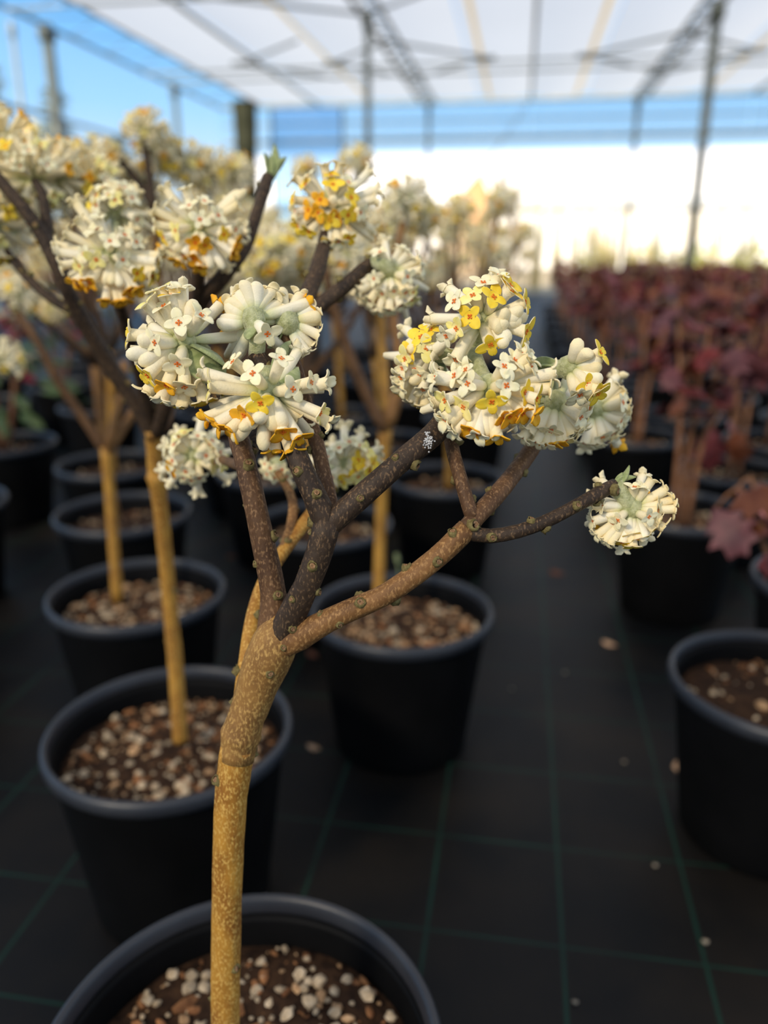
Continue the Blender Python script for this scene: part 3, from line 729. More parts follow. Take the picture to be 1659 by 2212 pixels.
bpx(TA, A0, [(1022, 1120, .413, 32), (1008, 1080, .415, 32), (988, 1010, .419, 30), (974, 955, .424, 30), (972, 900, .430, 24), (965, 850, .438, 20)], M_BARK_MID, scars=4, seed=10)
bpx(TA, A0, [(1000, 1148, .411, 34), (1060, 1158, .410, 32), (1150, 1138, .410, 30), (1240, 1095, .413, 29), (1300, 1062, .418, 32), (1328, 1046, .421, 26)], M_BARK_DARK, scars=10, seed=11)
bpx(TA, A0, [(508, 1600, .452, 30), (528, 1450, .462, 32), (548, 1330, .474, 34), (580, 1240, .487, 30), (650, 1140, .51, 28), (705, 1065, .53, 24), (740, 1030, .54, 20)], M_BARK_GOLD, scars=7, seed=12)
bpx(TA, A0, [(600, 1215, .492, 22), (625, 1150, .505, 22), (632, 1080, .52, 20), (600, 1020, .53, 18)], M_BARK_RUST, scars=3, seed=13)
bpx(TA, A0, [(532, 1000, .43, 34), (575, 880, .46, 36), (630, 740, .50, 40), (660, 650, .52, 40), (690, 570, .537, 36), (706, 500, .548, 26)], M_BARK_DARK, scars=9, seed=14)
bpx(TA, A0, [(650, 690, .513, 30), (695, 655, .523, 34), (745, 618, .531, 32), (790, 578, .538, 30), (812, 560, .541, 22)], M_BARK_DARK, scars=4, seed=15)
bpx(TA, A0, [(530, 1010, .43, 26), (500, 1000, .50, 22), (465, 988, .56, 18), (435, 980, .575, 15)], M_BARK_MID, scars=2, seed=16)

fillA = MB()
H1 = (400, 700, 4.608)
head(TA, A0, 582, 845, .402, .0365, {
 'P': [(415, 320), (660, 510), (970, 295), (1330, 570), (1100, 680)],
 'W': [(1480, 640), (120, 480), (1480, 1030), (1150, 960, .2), (330, 960, .2)],
 'L': [(180, 640), (1400, 900)],
 'Y': [(780, 850)],
 'O': [(510, 900), (150, 960), (255, 1030), (400, 1110), (945, 1130), (1170, 1190), (1080, 1310, .1), (890, 1320, .1)],
 'B': [(620, 1060), (730, 1060), (830, 1040), (590, 1130), (740, 1250), (510, 1190), (1000, 1000)]},
 ped=px([(575, 800, .414), (580, 825, .41)]), crop=H1, seed=1, filler=fillA, scale=1.05, bracts=((632, 790, .408, 1.0, .6), (640, 745, .42, .9, 1.4)))
H2 = (240, 560, 3.072)
head(TA, A0, 398, 738, .410, .0365, {
 'P': [(440, 450), (250, 575), (450, 730), (490, 880), (310, 275)],
 'L': [(200, 260), (330, 150)],
 'Y': [(375, 185), (80, 470), (190, 790), (220, 920, .1), (400, 1000, .1), (630, 980, .2)],
 'O': [(350, 880)],
 'W': [(480, 150), (420, 160), (620, 340), (520, 990, .1), (320, 960)],
 'B': [(560, 290), (85, 660), (165, 690), (150, 545)]},
 ped=px([(452, 800, .434), (440, 770, .43), (415, 748, .42)]), crop=H2, seed=2, filler=fillA, scale=1.08,
 bracts=((474, 790, .402, 1.5, .3), (482, 752, .408, 1.4, -.4), (455, 735, .425, 1.0, .8), (340, 810, .425, 1.0, 2.2)))
H3 = (500, 560, 6.38)
head(TA, A0, 548, 690, .414, .0335, {
 'W': [(120, 300, .55), (520, 330, .5), (560, 600, .6), (-60, 480, .6), (-110, 640, .6)],
 'B': [(250, 270, .2), (120, 480, .25), (20, 530, .3), (410, 380, .5), (380, 470, .2), (-70, 700, .25), (-60, 830, .2), (-40, 930, .2), (480, 500, .4)],
 'P': [(500, 1055)]},
 ped=px([(554, 764, .417), (556, 735, .412), (551, 708, .411)]), crop=H3, seed=3, filler=fillA, pedr=.0042, scale=1.08, back=0,
 bracts=((533, 712, .405, .6, 0.4),))
head(TA, A0, 620, 696, .425, .033, {
 'W': [(900, 490, .5), (960, 560, .6), (1110, 680, .3), (1170, 880, .4), (1130, 990, .2), (1150, 1230, .4), (1060, 1370, .4), (980, 1290, .2)],
 'B': [(880, 520, .2), (700, 430, .2), (1120, 790, .2)]},
 ped=px([(609, 700, .431)]), crop=H3, seed=4, filler=None, scale=.95, bracts=((610, 640, .424, .7, .5), (604, 745, .436, .8, 2)))
H5 = (900, 740, 3.456)
head(TA, A0, 1057, 836, .399, .0375, {
 'P': [(240, 255), (410, 310), (660, 190), (760, 115), (910, 160), (635, 330), (780, 640, .1)],
 'L': [(150, 430), (310, 480), (1040, 370)],
 'Y': [(570, 475), (860, 380), (960, 430)],
 'W': [(85, 260), (1060, 200), (140, 590), (200, 640), (290, 720), (410, 740), (300, 210), (820, 30), (880, 60), (100, 500, .2)],
 'O': [(350, 680), (600, 760), (690, 590), (750, 590), (830, 570), (930, 560), (560, 770, .2)],
 'B': [(470, 690), (545, 690), (640, 740)]},
 ped=px([(1024, 765, .428), (1032, 790, .418), (1046, 820, .412)]), crop=H5, seed=5, flat=.42, filler=fillA, scale=1.0)
H6 = (900, 560, 5.53)
head(TA, A0, 1040, 687, .412, .0335, {
 'P': [(390, 490), (830, 215), (310, 985)],
 'L': [(690, 370), (430, 815), (520, 1210, .1)],
 'Y': [(1005, 460), (1150, 260), (1240, 310), (630, 690), (1390, 560), (1380, 890), (880, 1060)],
 'W': [(1010, 110), (380, 1220)],
 'B': [(1330, 660), (1250, 690), (1170, 700), (1090, 780), (1060, 880), (1150, 960), (1150, 1050), (1220, 800)]},
 ped=px([(1024, 766, .431), (1030, 740, .428), (1038, 712, .42)]), crop=H6, seed=6, filler=fillA, scale=1.02)
H7 = (680, 640, 5.184)
head(TA, A0, 932, 765, .445, .034, {
 'Y': [(1170, 430), (1320, 320), (1010, 630), (1000, 1190, .1), (1240, 1300, .2)],
 'L': [(1250, 610), (940, 740)],
 'P': [(1165, 940), (1060, 820)],
 'W': [(900, 850), (890, 980), (920, 1080), (1080, 1240, .1), (1180, 1100)],
 'B': [(1200, 320), (1080, 480), (990, 540), (1400, 600), (1130, 1030)]},
 ped=px([(1010, 775, .436), (970, 770, .44)]), crop=H7, seed=7, filler=fillA, bracts=((950, 800, .438, .7, .3),))
head(TA, A0, 1230, 794, .425, .0325, {
 'Y': [(1420, 40), (1300, 290), (1390, 390), (1350, 440)],
 'B': [(1200, 20), (1290, 25), (1395, 150), (1400, 195), (1400, 300), (1330, 340)],
 'W': [(1240, 430), (1180, 420)]},
 ped=px([(1205, 872, .472), (1182, 812, .448), (1205, 797, .43)]), crop=H5, seed=8, filler=None, pedr=.0046, bracts=((1160, 775, .436, .9, .3), (1155, 790, .44, .9, 1.4)))
head(TA, A0, 1200, 868, .438, .036, {
 'P': [(1020, 590), (1220, 480), (980, 710), (900, 680)],
 'W': [(880, 790), (930, 790), (820, 700), (760, 740), (1200, 640), (1250, 700), (1170, 720), (1280, 640), (1130, 500)],
 'O': [(1000, 800), (1060, 790)], 'L': [(1120, 770), (1320, 560)]},
 ped=px([(1212, 866, .474), (1208, 866, .455)]), crop=H5, seed=9, flat=.16, filler=fillA)
head(TA, A0, 1285, 885, .480, .036, {
 'W': [(1480, 330), (1550, 400), (1590, 490), (1600, 590), (1530, 690), (1480, 760), (1400, 790), (1330, 800), (1250, 790), (1440, 560), (1500, 540)],
 'P': [(1380, 640), (1430, 480), (1460, 660)], 'L': [(1540, 300), (1560, 620)]},
 ped=px([(1212, 868, .478), (1250, 880, .482)]), crop=H5, seed=10, flat=.16, filler=fillA)
H11 = (1200, 900, 3.614)
head(TA, A0, 1363, 1099, .425, .0275, {
 'W': [(250, 720), (330, 660), (260, 840), (300, 960), (360, 1000), (610, 510), (790, 460), (900, 550), (960, 630), (440, 1040), (700, 570)],
 'P': [(500, 780), (670, 770), (770, 740), (420, 860)],
 'L': [(830, 690), (970, 740), (860, 830)],
 'Y': [(880, 900), (800, 920), (680, 1000), (600, 1060), (530, 1030), (640, 960)],
 'B': [(740, 990), (560, 930)]},
 ped=px([(1328, 1047, .421), (1350, 1075, .422)]), crop=H11, seed=11, flat=.26, filler=fillA, scale=.82)
bt = P(1328, 1046, .421)
for k, (bx, by) in enumerate(((1362, 1008), (1372, 1028), (1345, 1020))):
    v = P(bx, by, .421)-bt
    link('bud_leaf', BUD_ME, TA, None, Matrix.Translation(bt-A0-v*.1) @ frame_z(v.normalized()) @ Matrix.Rotation(k*2.0, 4, 'Z') @ Matrix.Scale(v.length/.020, 4))
H12 = (240, 560, 3.072)
head(TA, A0, 417, 985, .545, .034, {
 'W': [(340, 1240), (340, 1300), (360, 1370), (480, 1480), (530, 1500), (680, 1400), (620, 1480)],
 'P': [(450, 1240), (560, 1180), (600, 1300), (520, 1390), (640, 1230), (430, 1330), (700, 1180), (760, 1290)],
 'L': [(480, 1110), (470, 1180), (720, 1340), (790, 1330)], 'O': [(410, 1390)]},
 ped=px([(435, 980, .572)]), crop=H12, seed=12, flat=.3, filler=fillA)
head(TA, A0, 740, 1003, .545, .034, {
 'W': [(400, 1580), (230, 1630), (550, 1620), (120, 1750), (160, 1850), (200, 2000)],
 'Y': [(540, 1820), (490, 1950), (710, 1890), (660, 1970), (380, 2090)], 'L': [(640, 1720), (280, 2100), (560, 2060)]},
 ped=px([(742, 1030, .548)]), crop=H7, seed=13, filler=fillA, bracts=((715, 1035, .535, .8, .4),))
H15 = (480, 320, 2.37)
head(TA, A0, 843, 590, .540, .034, {
 'P': [(785, 655), (870, 735), (925, 655), (805, 770), (950, 770)],
 'W': [(680, 740), (740, 800), (800, 850), (860, 850), (920, 830), (1040, 640), (1030, 560), (960, 520), (900, 510), (820, 540), (690, 690)],
 'L': [(980, 800), (1010, 730)]},
 ped=px([(806, 565, .541), (830, 572, .53)]), crop=H15, seed=14, flat=.3, filler=fillA, scale=.95)
head(TA, A0, 714, 447, .552, .037, {
 'P': [(435, 110), (655, 155), (740, 330)],
 'Y': [(555, 110), (570, 180), (410, 175), (350, 130), (345, 235), (535, 350), (680, 240), (670, 370), (440, 465), (560, 500), (655, 480), (370, 400)],
 'O': [(500, 280), (430, 310), (470, 350), (585, 365)],
 'W': [(520, 60), (605, 60), (500, 510), (350, 330), (600, 500), (780, 120, .4), (800, 270, .4), (810, 190, .4), (760, 380, .3)],
 'B': [(565, 285)]},
 ped=px([(706, 500, .558), (712, 470, .556)]), crop=H15, seed=15, filler=fillA)
head(TA, A0, 600, 1008, .545, .024, {'W': [(570, 1035), (590, 1040), (625, 1035), (640, 1055), (565, 1010)], 'P': [(610, 1020), (585, 1015)]}, ped=px([(600, 1020, .535)]), seed=16, filler=None, scale=.8)
fo = link('rear_florets', fillA.mesh('rear_florets', JM), TA); fo['kind'] = 'stuff'
# silvery fluff on the dark branch
b = MB(); rr = random.Random(4)
for k in range(60):
    c = P(925+rr.gauss(0, 5), 950+rr.gauss(0, 9), .3995+rr.uniform(0, .001)); d = V((rr.gauss(0, 1), rr.gauss(0, 1), rr.gauss(0, 1))).normalized()*.0014
    blob(b, c-A0, .0006, 0)
o = link('lichen_patch', b.mesh('lichen_patch', [simple('lichen', (.5, .5, .5), (.7, .7, .7), 300, .9, .1)]), TA); o['label'] = 'pale lichen patch on the dark branch'

# ------------------------------------------------------------------ second paperbush (left)
B0 = V((-.362, .725, 0))
TB = thing('potted_paperbush', B0, 'paperbush with thin golden trunk in the second pot from the bottom left', 'potted plant', 'potted paperbushes in rows')
add_pot(TB, True, 295, 2, False, .42)
bpx(TB, B0, [(389, 1600, .90, 33), (380, 1450, .87, 33), (362, 1250, .825, 32), (347, 1100, .785, 33), (339, 1040, .768, 38), (337, 1030, .766, 44), (336, 1018, .766, 34), (334, 960, .75, 38), (330, 925, .74, 42)], M_BARK_GOLD, name='trunk', scars=4, seed=21, sides=14)
bpx(TB, B0, [(334, 945, .745, 40), (300, 880, .73, 36), (238, 790, .71, 36), (170, 675, .68, 36), (130, 590, .66, 32), (80, 490, .65, 30), (0, 390, .64, 26), (-50, 330, .63, 22)], M_BARK_DARK, scars=10, seed=22)
bpx(TB, B0, [(172, 680, .68, 22), (110, 645, .68, 20), (60, 600, .68, 20), (10, 540, .68, 18), (-40, 480, .68, 16)], M_BARK_DARK, scars=4, seed=23)
bpx(TB, B0, [(105, 540, .66, 26), (100, 480, .66, 24), (92, 420, .66, 22), (75, 390, .66, 18)], M_BARK_DARK, scars=2, seed=24)
bpx(TB, B0, [(338, 935, .74, 34), (385, 800, .69, 34), (430, 660, .62, 34), (480, 600, .60, 34), (530, 530, .605, 30), (558, 450, .61, 26), (580, 380, .615, 26)], M_BARK_DARK, scars=7, seed=25)
bpx(TB, B0, [(425, 670, .62, 24), (430, 590, .59, 24), (432, 530, .57, 22)], M_BARK_DARK, scars=2, seed=26)
bpx(TB, B0, [(330, 930, .74, 30), (300, 800, .69, 28), (265, 680, .62, 26), (245, 610, .585, 22)], M_BARK_DARK, scars=4, seed=27)
bpx(TB, B0, [(345, 930, .74, 36), (360, 900, .745, 30), (375, 850, .76, 24), (395, 780, .78, 20)], M_BARK_MID, scars=2, seed=28)
fillB = MB(); H16 = (0, 230, 2.9625)
head(TB, B0, 238, 552, .552, .0385, {
 'P': [(700, 850), (620, 760), (550, 790), (520, 940), (815, 990), (890, 855)],
 'L': [(640, 1010), (470, 1030)], 'Y': [(905, 1070), (1040, 1050), (1010, 1110)],
 'W': [(460, 735), (480, 590), (340, 890), (350, 960), (370, 1030), (1030, 940), (1020, 1000), (780, 780), (400, 800), (640, 680)],
 'O': [(450, 1150), (500, 1160), (580, 1160), (680, 1270), (740, 1280), (800, 1270), (850, 1200), (890, 1200)],
 'B': [(740, 1160), (780, 1180), (700, 1120)]},
 ped=px([(245, 612, .585), (242, 580, .57)]), crop=H16, seed=31, filler=fillB, scale=1.02)
head(TB, B0, 430, 494, .562, .0375, {
 'P': [(1065, 580), (1195, 620), (1320, 570), (1415, 670), (1280, 740), (960, 770), (1540, 805)],
 'L': [(1085, 760)], 'Y': [(1450, 815), (1020, 870)],
 'O': [(1245, 890), (1340, 900), (1130, 1030), (1230, 1000), (1280, 1060), (1520, 950), (1550, 890)],
 'B': [(1350, 1040), (1430, 1050), (1580, 540), (1540, 530)],
 'W': [(1030, 530), (1180, 500), (1540, 620), (1600, 800), (1100, 950), (1160, 980), (960, 680)]},
 ped=px([(432, 530, .58)]), crop=H16, seed=32, filler=fillB, scale=1.02)
head(TB, B0, 250, 455, .60, .034, {
 'P': [(740, 520), (870, 580), (680, 560), (780, 480)], 'L': [(730, 610), (600, 560)], 'Y': [(570, 620), (550, 530)], 'W': [(650, 480), (590, 650), (830, 520), (900, 700)]},
 ped=px([(255, 500, .62)]), crop=H16, seed=33, filler=fillB)
fo = link('rear_florets', fillB.mesh('rear_florets', JM), TB); fo['kind'] = 'stuff'
bt = P(580, 382, .615)
for k, (bx, by) in enumerate(((592, 335), (606, 352), (575, 345), (585, 350))):
    v = P(bx, by, .615)-bt
    link('bud_leaf', BUD_ME, TB, None, Matrix.Translation(bt-B0-v*.25) @ frame_z(v.normalized()) @ Matrix.Rotation(k*1.8, 4, 'Z') @ Matrix.Scale(v.length/.013, 4))
def bghead(t, T, C, s, seed, axis=None, stemfrom=None):
    rr = random.Random(seed); o = link('flower_head', KNOB_ME, t, C-T)
    ax = axis if axis else V((rr.gauss(0, .5), rr.gauss(-.35, .5), .5)).normalized()
    f = link('florets', BGH[seed % 6], o, None, frame_z(ax) @ Matrix.Scale(s, 4)); f['kind'] = 'stuff'
for k, (x, y, d, s) in enumerate(((6, 308, .72, .85), (70, 385, .68, 1.0), (122, 385, .72, .95), (-20, 480, .68, 1.0), (18, 500, .80, .8), (205, 400, .74, .85))):
    bghead(TB, B0, P(x, y, d), s, 60+k)

# ------------------------------------------------------------------ the plants behind
def heads_px(t, T, lst, seed):
    for k, (x, y, d, s) in enumerate(lst): bghead(t, T, P(x, y, d), s, seed+k)
def plant_branch_to(t, T, fork, C, r, mat, seed):
    rr = random.Random(seed); mid = fork.lerp(C, .5)+V((rr.gauss(0, .01), rr.gauss(0, .01), -.02))
    branch_obj(t, T, [fork, mid, C-V((0, 0, .004))], [r, r*.75, r*.5], mat, seed=seed, step=.03, sides=8, bump=.05)
def grid(k, j): return V((-.15-.209*k, .362+.36*k+.722*j, 0))
# third: left column pot C
C0 = grid(2, 0)+V((0, -.01, 0)); TC = thing('potted_paperbush', C0, 'paperbush in the third pot up the left side, trunk forking low into a V', 'potted plant', 'potted paperbushes in rows')
add_pot(TC, True, 220, 3, False, .45)
bpx(TC, C0, [(254, 1300, 1.275, 24), (246, 1180, 1.24, 23), (236, 1050, 1.205, 22), (230, 965, 1.18, 28)], M_BARK_GOLD, name='trunk', seed=41, step=.02)
bpx(TC, C0, [(230, 980, 1.185, 20), (175, 895, 1.16, 19), (120, 815, 1.13, 19), (85, 745, 1.11, 17), (40, 680, 1.10, 18), (10, 640, 1.1, 14)], M_BARK_MID, seed=42, step=.02)
bpx(TC, C0, [(232, 975, 1.18, 22), (250, 905, 1.17, 20), (262, 860, 1.16, 18), (270, 780, 1.14, 16)], M_BARK_RUST, seed=43, step=.02)
bpx(TC, C0, [(234, 975, 1.18, 22), (262, 930, 1.19, 20), (285, 895, 1.2, 18), (330, 800, 1.2, 16), (345, 640, 1.15, 15), (332, 440, 1.06, 16)], M_BARK_RUST, seed=44, step=.02)
bpx(TC, C0, [(330, 460, 1.06, 24), (325, 400, 1.05, 20), (314, 320, 1.04, 16), (310, 300, 1.04, 14)], M_BARK_DARK, seed=45, step=.02)
bpx(TC, C0, [(334, 450, 1.06, 22), (300, 395, 1.05, 20), (262, 350, 1.04, 18), (245, 325, 1.04, 12)], M_BARK_DARK, seed=46, step=.02)
heads_px(TC, C0, ((316, 283, 1.04, .85), (215, 350, 1.04, .95), (150, 370, 1.06, .9), (345, 335, 1.08, .9), (300, 400, 1.1, .9), (400, 355, 1.1, .95), (455, 368, 1.12, .9), (505, 375, 1.14, .85), (35, 635, 1.1, .85), (2, 780, 1.0, .8), (112, 668, 1.2, .6)), 100)
# fourth: F in the middle
F0 = V((-.150, 1.075, 0)); TF = thing('potted_paperbush', F0, 'paperbush in the fully visible middle pot behind the front plant', 'potted plant', 'potted paperbushes in rows')
add_pot(TF, True, 280, 4, False, .30)
bpx(TF, F0, [(818, 1300, 1.19, 26), (822, 1150, 1.15, 25), (828, 1000, 1.11, 27), (833, 915, 1.09, 32)], M_BARK_GOLD, name='trunk', seed=51, step=.02)
bpx(TF, F0, [(833, 930, 1.09, 28), (800, 870, 1.08, 26), (768, 800, 1.06, 25), (738, 715, 1.04, 22), (715, 640, 1.02, 20), (700, 560, 1.0, 16)], M_BARK_MID, seed=52, step=.02)
bpx(TF, F0, [(836, 920, 1.09, 32), (855, 865, 1.08, 28), (868, 810, 1.07, 24), (855, 720, 1.06, 20), (850, 600, 1.06, 18), (870, 480, 1.06, 16)], M_BARK_RUST, seed=53, step=.02)
bpx(TF, F0, [(833, 915, 1.10, 24), (828, 820, 1.12, 24), (824, 720, 1.14, 22), (815, 600, 1.14, 18), (770, 560, 1.1, 14)], M_BARK_GOLD, seed=54, step=.02)
heads_px(TF, F0, ((755, 550, 1.03, .95), (600, 545, 1.0, 1.0), (650, 530, 1.05, 1.0), (560, 575, 1.05, .95), (875, 432, 1.06, .95), (610, 600, 1.08, .9), (700, 610, 1.05, .8), (905, 470, 1.1, .8), (545, 530, 1.1, .9), (640, 580, 1.12, .9), (790, 500, 1.12, .8)), 120)
b = MB(); sweep(b, [P(860, 1268, 1.22), P(862, 1235, 1.22), P(858, 1205, 1.22)], [.0015, .0014, .001], 6)
bbm = link('weed_stalk', b.mesh('weed_stalk', [M_BRACT]), TF, -F0)
for k in range(3):
    v = V((R.gauss(0, .3), R.gauss(0, .3), 1)).normalized(); link('weed_leaf', BUD_ME, bbm, None, Matrix.Translation(P(859, 1218, 1.22)) @ frame_z(v) @ Matrix.Rotation(k*2, 4, 'Z') @ Matrix.Scale(.8, 4))

def auto_plant(T, seed, label, near, group='potted paperbushes in rows', trunk_px=None):
    rr = random.Random(seed); t = thing('potted_paperbush', T, label, 'potted plant', group)
    add_pot(t, near, 110 if near else 60, seed, True)
    fz = .225+rr.uniform(.16, .30); base = T+V((rr.uniform(-.02, .02), rr.uniform(-.02, .02), .185)); fork = T+V((rr.uniform(-.03, .03), rr.uniform(-.03, .03), fz))
    if trunk_px:
        base, fork = trunk_px
    branch_obj(t, T, [base, base.lerp(fork, .5)+V((rr.gauss(0, .006), 0, 0)), fork+V((0, 0, .01))], [.0095, .0088, .0105], M_BARK_RUST if trunk_px else M_BARK_GOLD, name='trunk', seed=seed, step=.03, sides=9)
    n = rr.randrange(6, 9); a0 = rr.random()*6.28
    for k in range(n):
        a = a0+k*2.4; rad = .20*math.sqrt((k+.6)/n); z = rr.uniform(.66, .90)-.5*rad*.3
        C = T+V((rad*math.cos(a), rad*math.sin(a), z))
        plant_branch_to(t, T, fork, C, .0075, M_BARK_MID if k % 2 else M_BARK_DARK, seed*31+k)
        bghead(t, T, C+V((0, 0, .004)), rr.uniform(.8, 1.0), seed*17+k)
    return t
labels = {(3, 0): 'paperbush in the fourth pot up the left side, mostly behind the forked one',
          (4, 0): 'paperbush in the fifth pot up the left side', (5, 0): 'paperbush in the small dim pot above the fifth on the left',
          (1, 1): 'paperbush in the pot half hidden left of the middle pot', (0, 2): 'paperbush in the pot behind the middle one, beside the aisle',
          (2, 1): 'paperbush in the dark pot behind the front branches, left of centre', (1, 2): 'paperbush in the pot right behind the forked trunk at centre',
          (5, -1): 'pot at the left edge with only its rim showing'}
LABEL_FAR = 'blurred paperbush in the crowd behind the nearer pots left of the aisle'
ORD = ['first', 'second', 'third', 'fourth', 'fifth', 'sixth', 'seventh', 'eighth', 'ninth', 'tenth', 'eleventh', 'twelfth', 'thirteenth', 'fourteenth', 'fifteenth', 'sixteenth', 'seventeenth', 'eighteenth', 'nineteenth', 'twentieth']
LEAFY = [V((q.x, q.y, 0)) for q in (P(-15, 790, 2.15), P(120, 720, 3.1), P(-10, 700, 3.4))]
for k in range(0, 10):
    for j in range(-3, 7):
        T = grid(k, j)
        if (k, j) in ((0, 0), (1, 0), (2, 0), (0, 1)): continue
        if T.y < .9 or T.y > 4.6 or min((T-q).length for q in LEAFY) < .30: continue
        rowno = 1+sum(1 for q in range(-3, j) if grid(k, q).y > .3)
        v = T+V((0, 0, .3))-CAMP; dep = v.dot(_fw); pxx = 829.5+FPX*v.dot(_rt)/dep; w = .28*FPX/dep
        if pxx < -w*.9 or pxx > 1300: continue
        near = (k, j) in labels; tp = None
        if (k, j) == (3, 0): tp = (P(250, 1118, 1.6), P(208, 790, 1.5))
        auto_plant(T, 200+k*17+j*5, labels.get((k, j), 'blurred paperbush, %s pot back in the %s line left of the aisle' % (ORD[rowno-1], ORD[k])), near, 'potted paperbushes in rows' if near else 'paperbushes far behind', tp)

# ------------------------------------------------------------------ red leaved shrubs right of the aisle
def oak_leaf(mat, seed):
    rr = random.Random(seed); b = MB(); L = .085
    right = [(0, 0), (.16, .14), (.36, .30), (.20, .36), (.46, .55), (.26, .60), (.30, .80), (.12, .84), (0, 1.0)]
    mid = [0, .12, .28, .36, .50, .58, .72, .84, 1.0]
    def pos(x, y): return (x*L*1.1, -.35*L*y*y-.25*abs(x)*L+.1*L*math.sin(x*9+y*6+seed), y*L)
    vs = [pos(0, m) for m in mid]+[pos(x, y) for x, y in right]+[pos(-x, y) for x, y in right]
    fs = []
    for i in range(8): fs += [(i, i+1, 9+i+1, 9+i), (i, 18+i, 18+i+1, i+1)]
    n = len(vs)
    vs2 = [(x, y-.0006, z) for x, y, z in vs]; fs += [tuple(reversed([q+n for q in f])) for f in fs[:]]
    b.add(vs+vs2, fs); b.mm = mat
    return b
OAK = [oak_leaf(m, i) for i, m in enumerate((M_RED1, M_RED1, M_RED2, M_RED2, M_RED3, M_RED1))]
OAK_ME = [o.mesh('leaf', [o.mm]) for o in OAK]
PINK_ME = oak_leaf(M_RED4, 9).mesh('leaf', [M_RED4])
OIDX = [0, 0, 1, 1, 2, 0]
def leaf_mat(p, rr, s):
    d = V((rr.gauss(0, 1), rr.gauss(0, 1), rr.gauss(-.15, .5))).normalized()
    return Matrix.Translation(p) @ frame_z(d) @ Matrix.Rotation(rr.uniform(-.6, .6), 4, 'Z') @ Matrix.Scale(s, 4)
def shrub(T, seed, label, near, group):
    rr = random.Random(seed); t = thing('potted_red_shrub', T, label, 'potted plant', group)
    add_pot(t, near, 110 if near else 50, seed, True, .25)
    jb = MB(); ns = rr.randrange(2, 4)
    for s in range(ns):
        a = rr.random()*6.28; lean = rr.uniform(.02, .10); h = rr.uniform(.36, .47)
        b0 = T+V((.02*math.cos(a), .02*math.sin(a), .19)); b1 = T+V((lean*.5*math.cos(a), lean*.5*math.sin(a), .19+h*.5)); b2 = T+V((lean*1.3*math.cos(a), lean*1.3*math.sin(a), .19+h))
        branch_obj(t, T, [b0, b1, b2], [.0065, .005, .003], M_STEM, name='stem', seed=seed+s, step=.06, sides=7)
        nl = rr.randrange(7, 10) if not near else rr.randrange(6, 9)
        for q in range(nl):
            u = .55+.45*rr.random()**.8; p = b0.lerp(b1, u*2) if u < .5 else b1.lerp(b2, u*2-1); p = p+V((rr.uniform(-.012, .012), rr.uniform(-.012, .012), 0))
            m = leaf_mat(p-T, rr, rr.uniform(.6, .95)); i = rr.randrange(6)
            if near: link('leaf', OAK_ME[i], t, None, m)
            else: jb.add([m @ V(v) for v in OAK[i].v], OAK[i].f, OIDX[i])
    if not near:
        f = link('foliage', jb.mesh('foliage', [M_RED1, M_RED2, M_RED3]), t); f['kind'] = 'stuff'
    return t
rlab = {(0, 0): 'red shrub pot cut off by the right edge, nearest of the red shrubs', (0, 1): 'red leaved shrub in the black pot below the lone right flower head',
        (0, 2): 'red leaved shrub beside the aisle, third pot from the front', (1, 0): 'red shrub pot at the right edge behind the nearest one',
        (1, 1): 'red leaved shrub with drooping dark red leaves over its rim at right', (0, 3): 'red leaved shrub beside the aisle, fourth pot from the front', (1, 2): 'red leaved shrub in second row from the aisle, third pot back'}
for k in range(0, 20):
    for j in range(0, 16):
        T = V((.348+.190*k, .945+(.35 if k % 2 else 0)+.70*j, 0))
        if T.y < .8 or T.y > 8.6: continue
        v = T+V((0, 0, .35))-CAMP; dep = v.dot(_fw); pxx = 829.5+FPX*v.dot(_rt)/dep; w = .28*FPX/dep
        if pxx > 1659+w*.75: continue
        key = (k, j); near = key in rlab
        shrub(T, 500+k*31+j*7, rlab.get(key, 'blurred red leaved shrub, %s pot back in the %s line right of the aisle' % (ORD[j], ORD[k])), near or T.y < 2.6, 'red leaved shrubs beside the aisle' if near else 'red leaved shrubs packed behind')
# a few leaves that hang low and near, each on its own leaf stalk
def stalk(t, a, c):
    mid = a.lerp(c, .55)+V((0, 0, .035)); p, q = catmull([a, mid, c], [.0032, .0026, .0018], .02)
    b = MB(); sweep(b, p, q, 6); link('leaf_stalk', b.mesh('leaf_stalk', [M_STEM]), t)
ts = [o for o in bpy.data.objects if o.get('label') == rlab[(1, 1)]][0]
for i, (x, y, d, s, me) in enumerate(((1535, 925, 1.78, 1.15, OAK_ME[0]), (1590, 930, 1.80, .9, OAK_ME[4]), (1490, 925, 1.80, .7, OAK_ME[1]))):
    stalk(ts, V((0, 0, .36)), P(x, y, d)-ts.location)
    link('leaf', me, ts, None, Matrix.Translation(P(x, y, d)-ts.location) @ frame_z(V((.25-.2*i, -.3, -1)).normalized()) @ Matrix.Rotation(i*.5+.3, 4, 'Z') @ Matrix.Scale(s, 4))
ts = [o for o in bpy.data.objects if o.get('label') == rlab[(1, 0)]][0]
for i, (x, y, d, s, me) in enumerate(((1590, 1060, 1.18, .85, PINK_ME), (1545, 1100, 1.18, .95, OAK_ME[2]), (1640, 1085, 1.18, .8, PINK_ME), (1620, 1120, 1.19, .6, OAK_ME[4]), (1655, 1145, 1.18, .6, PINK_ME))):
    stalk(ts, P(1641, 1105, 1.18)-ts.location, P(x, y, d)-ts.location)
    link('leaf', me, ts, None, Matrix.Translation(P(x, y, d)-ts.location) @ frame_z(V((.5-.25*i, -.5, -.35 if i else .1)).normalized()) @ Matrix.Rotation(i*.9, 4, 'Z') @ Matrix.Scale(s, 4))
b = MB(); sweep(b, *catmull([V((0, 0, .18)), P(1668, 1215, 1.22)-ts.location, P(1640, 1100, 1.18)-ts.location], [.0055, .0045, .003], .03), 7); link('stem', b.mesh('stem', [M_STEM]), ts)

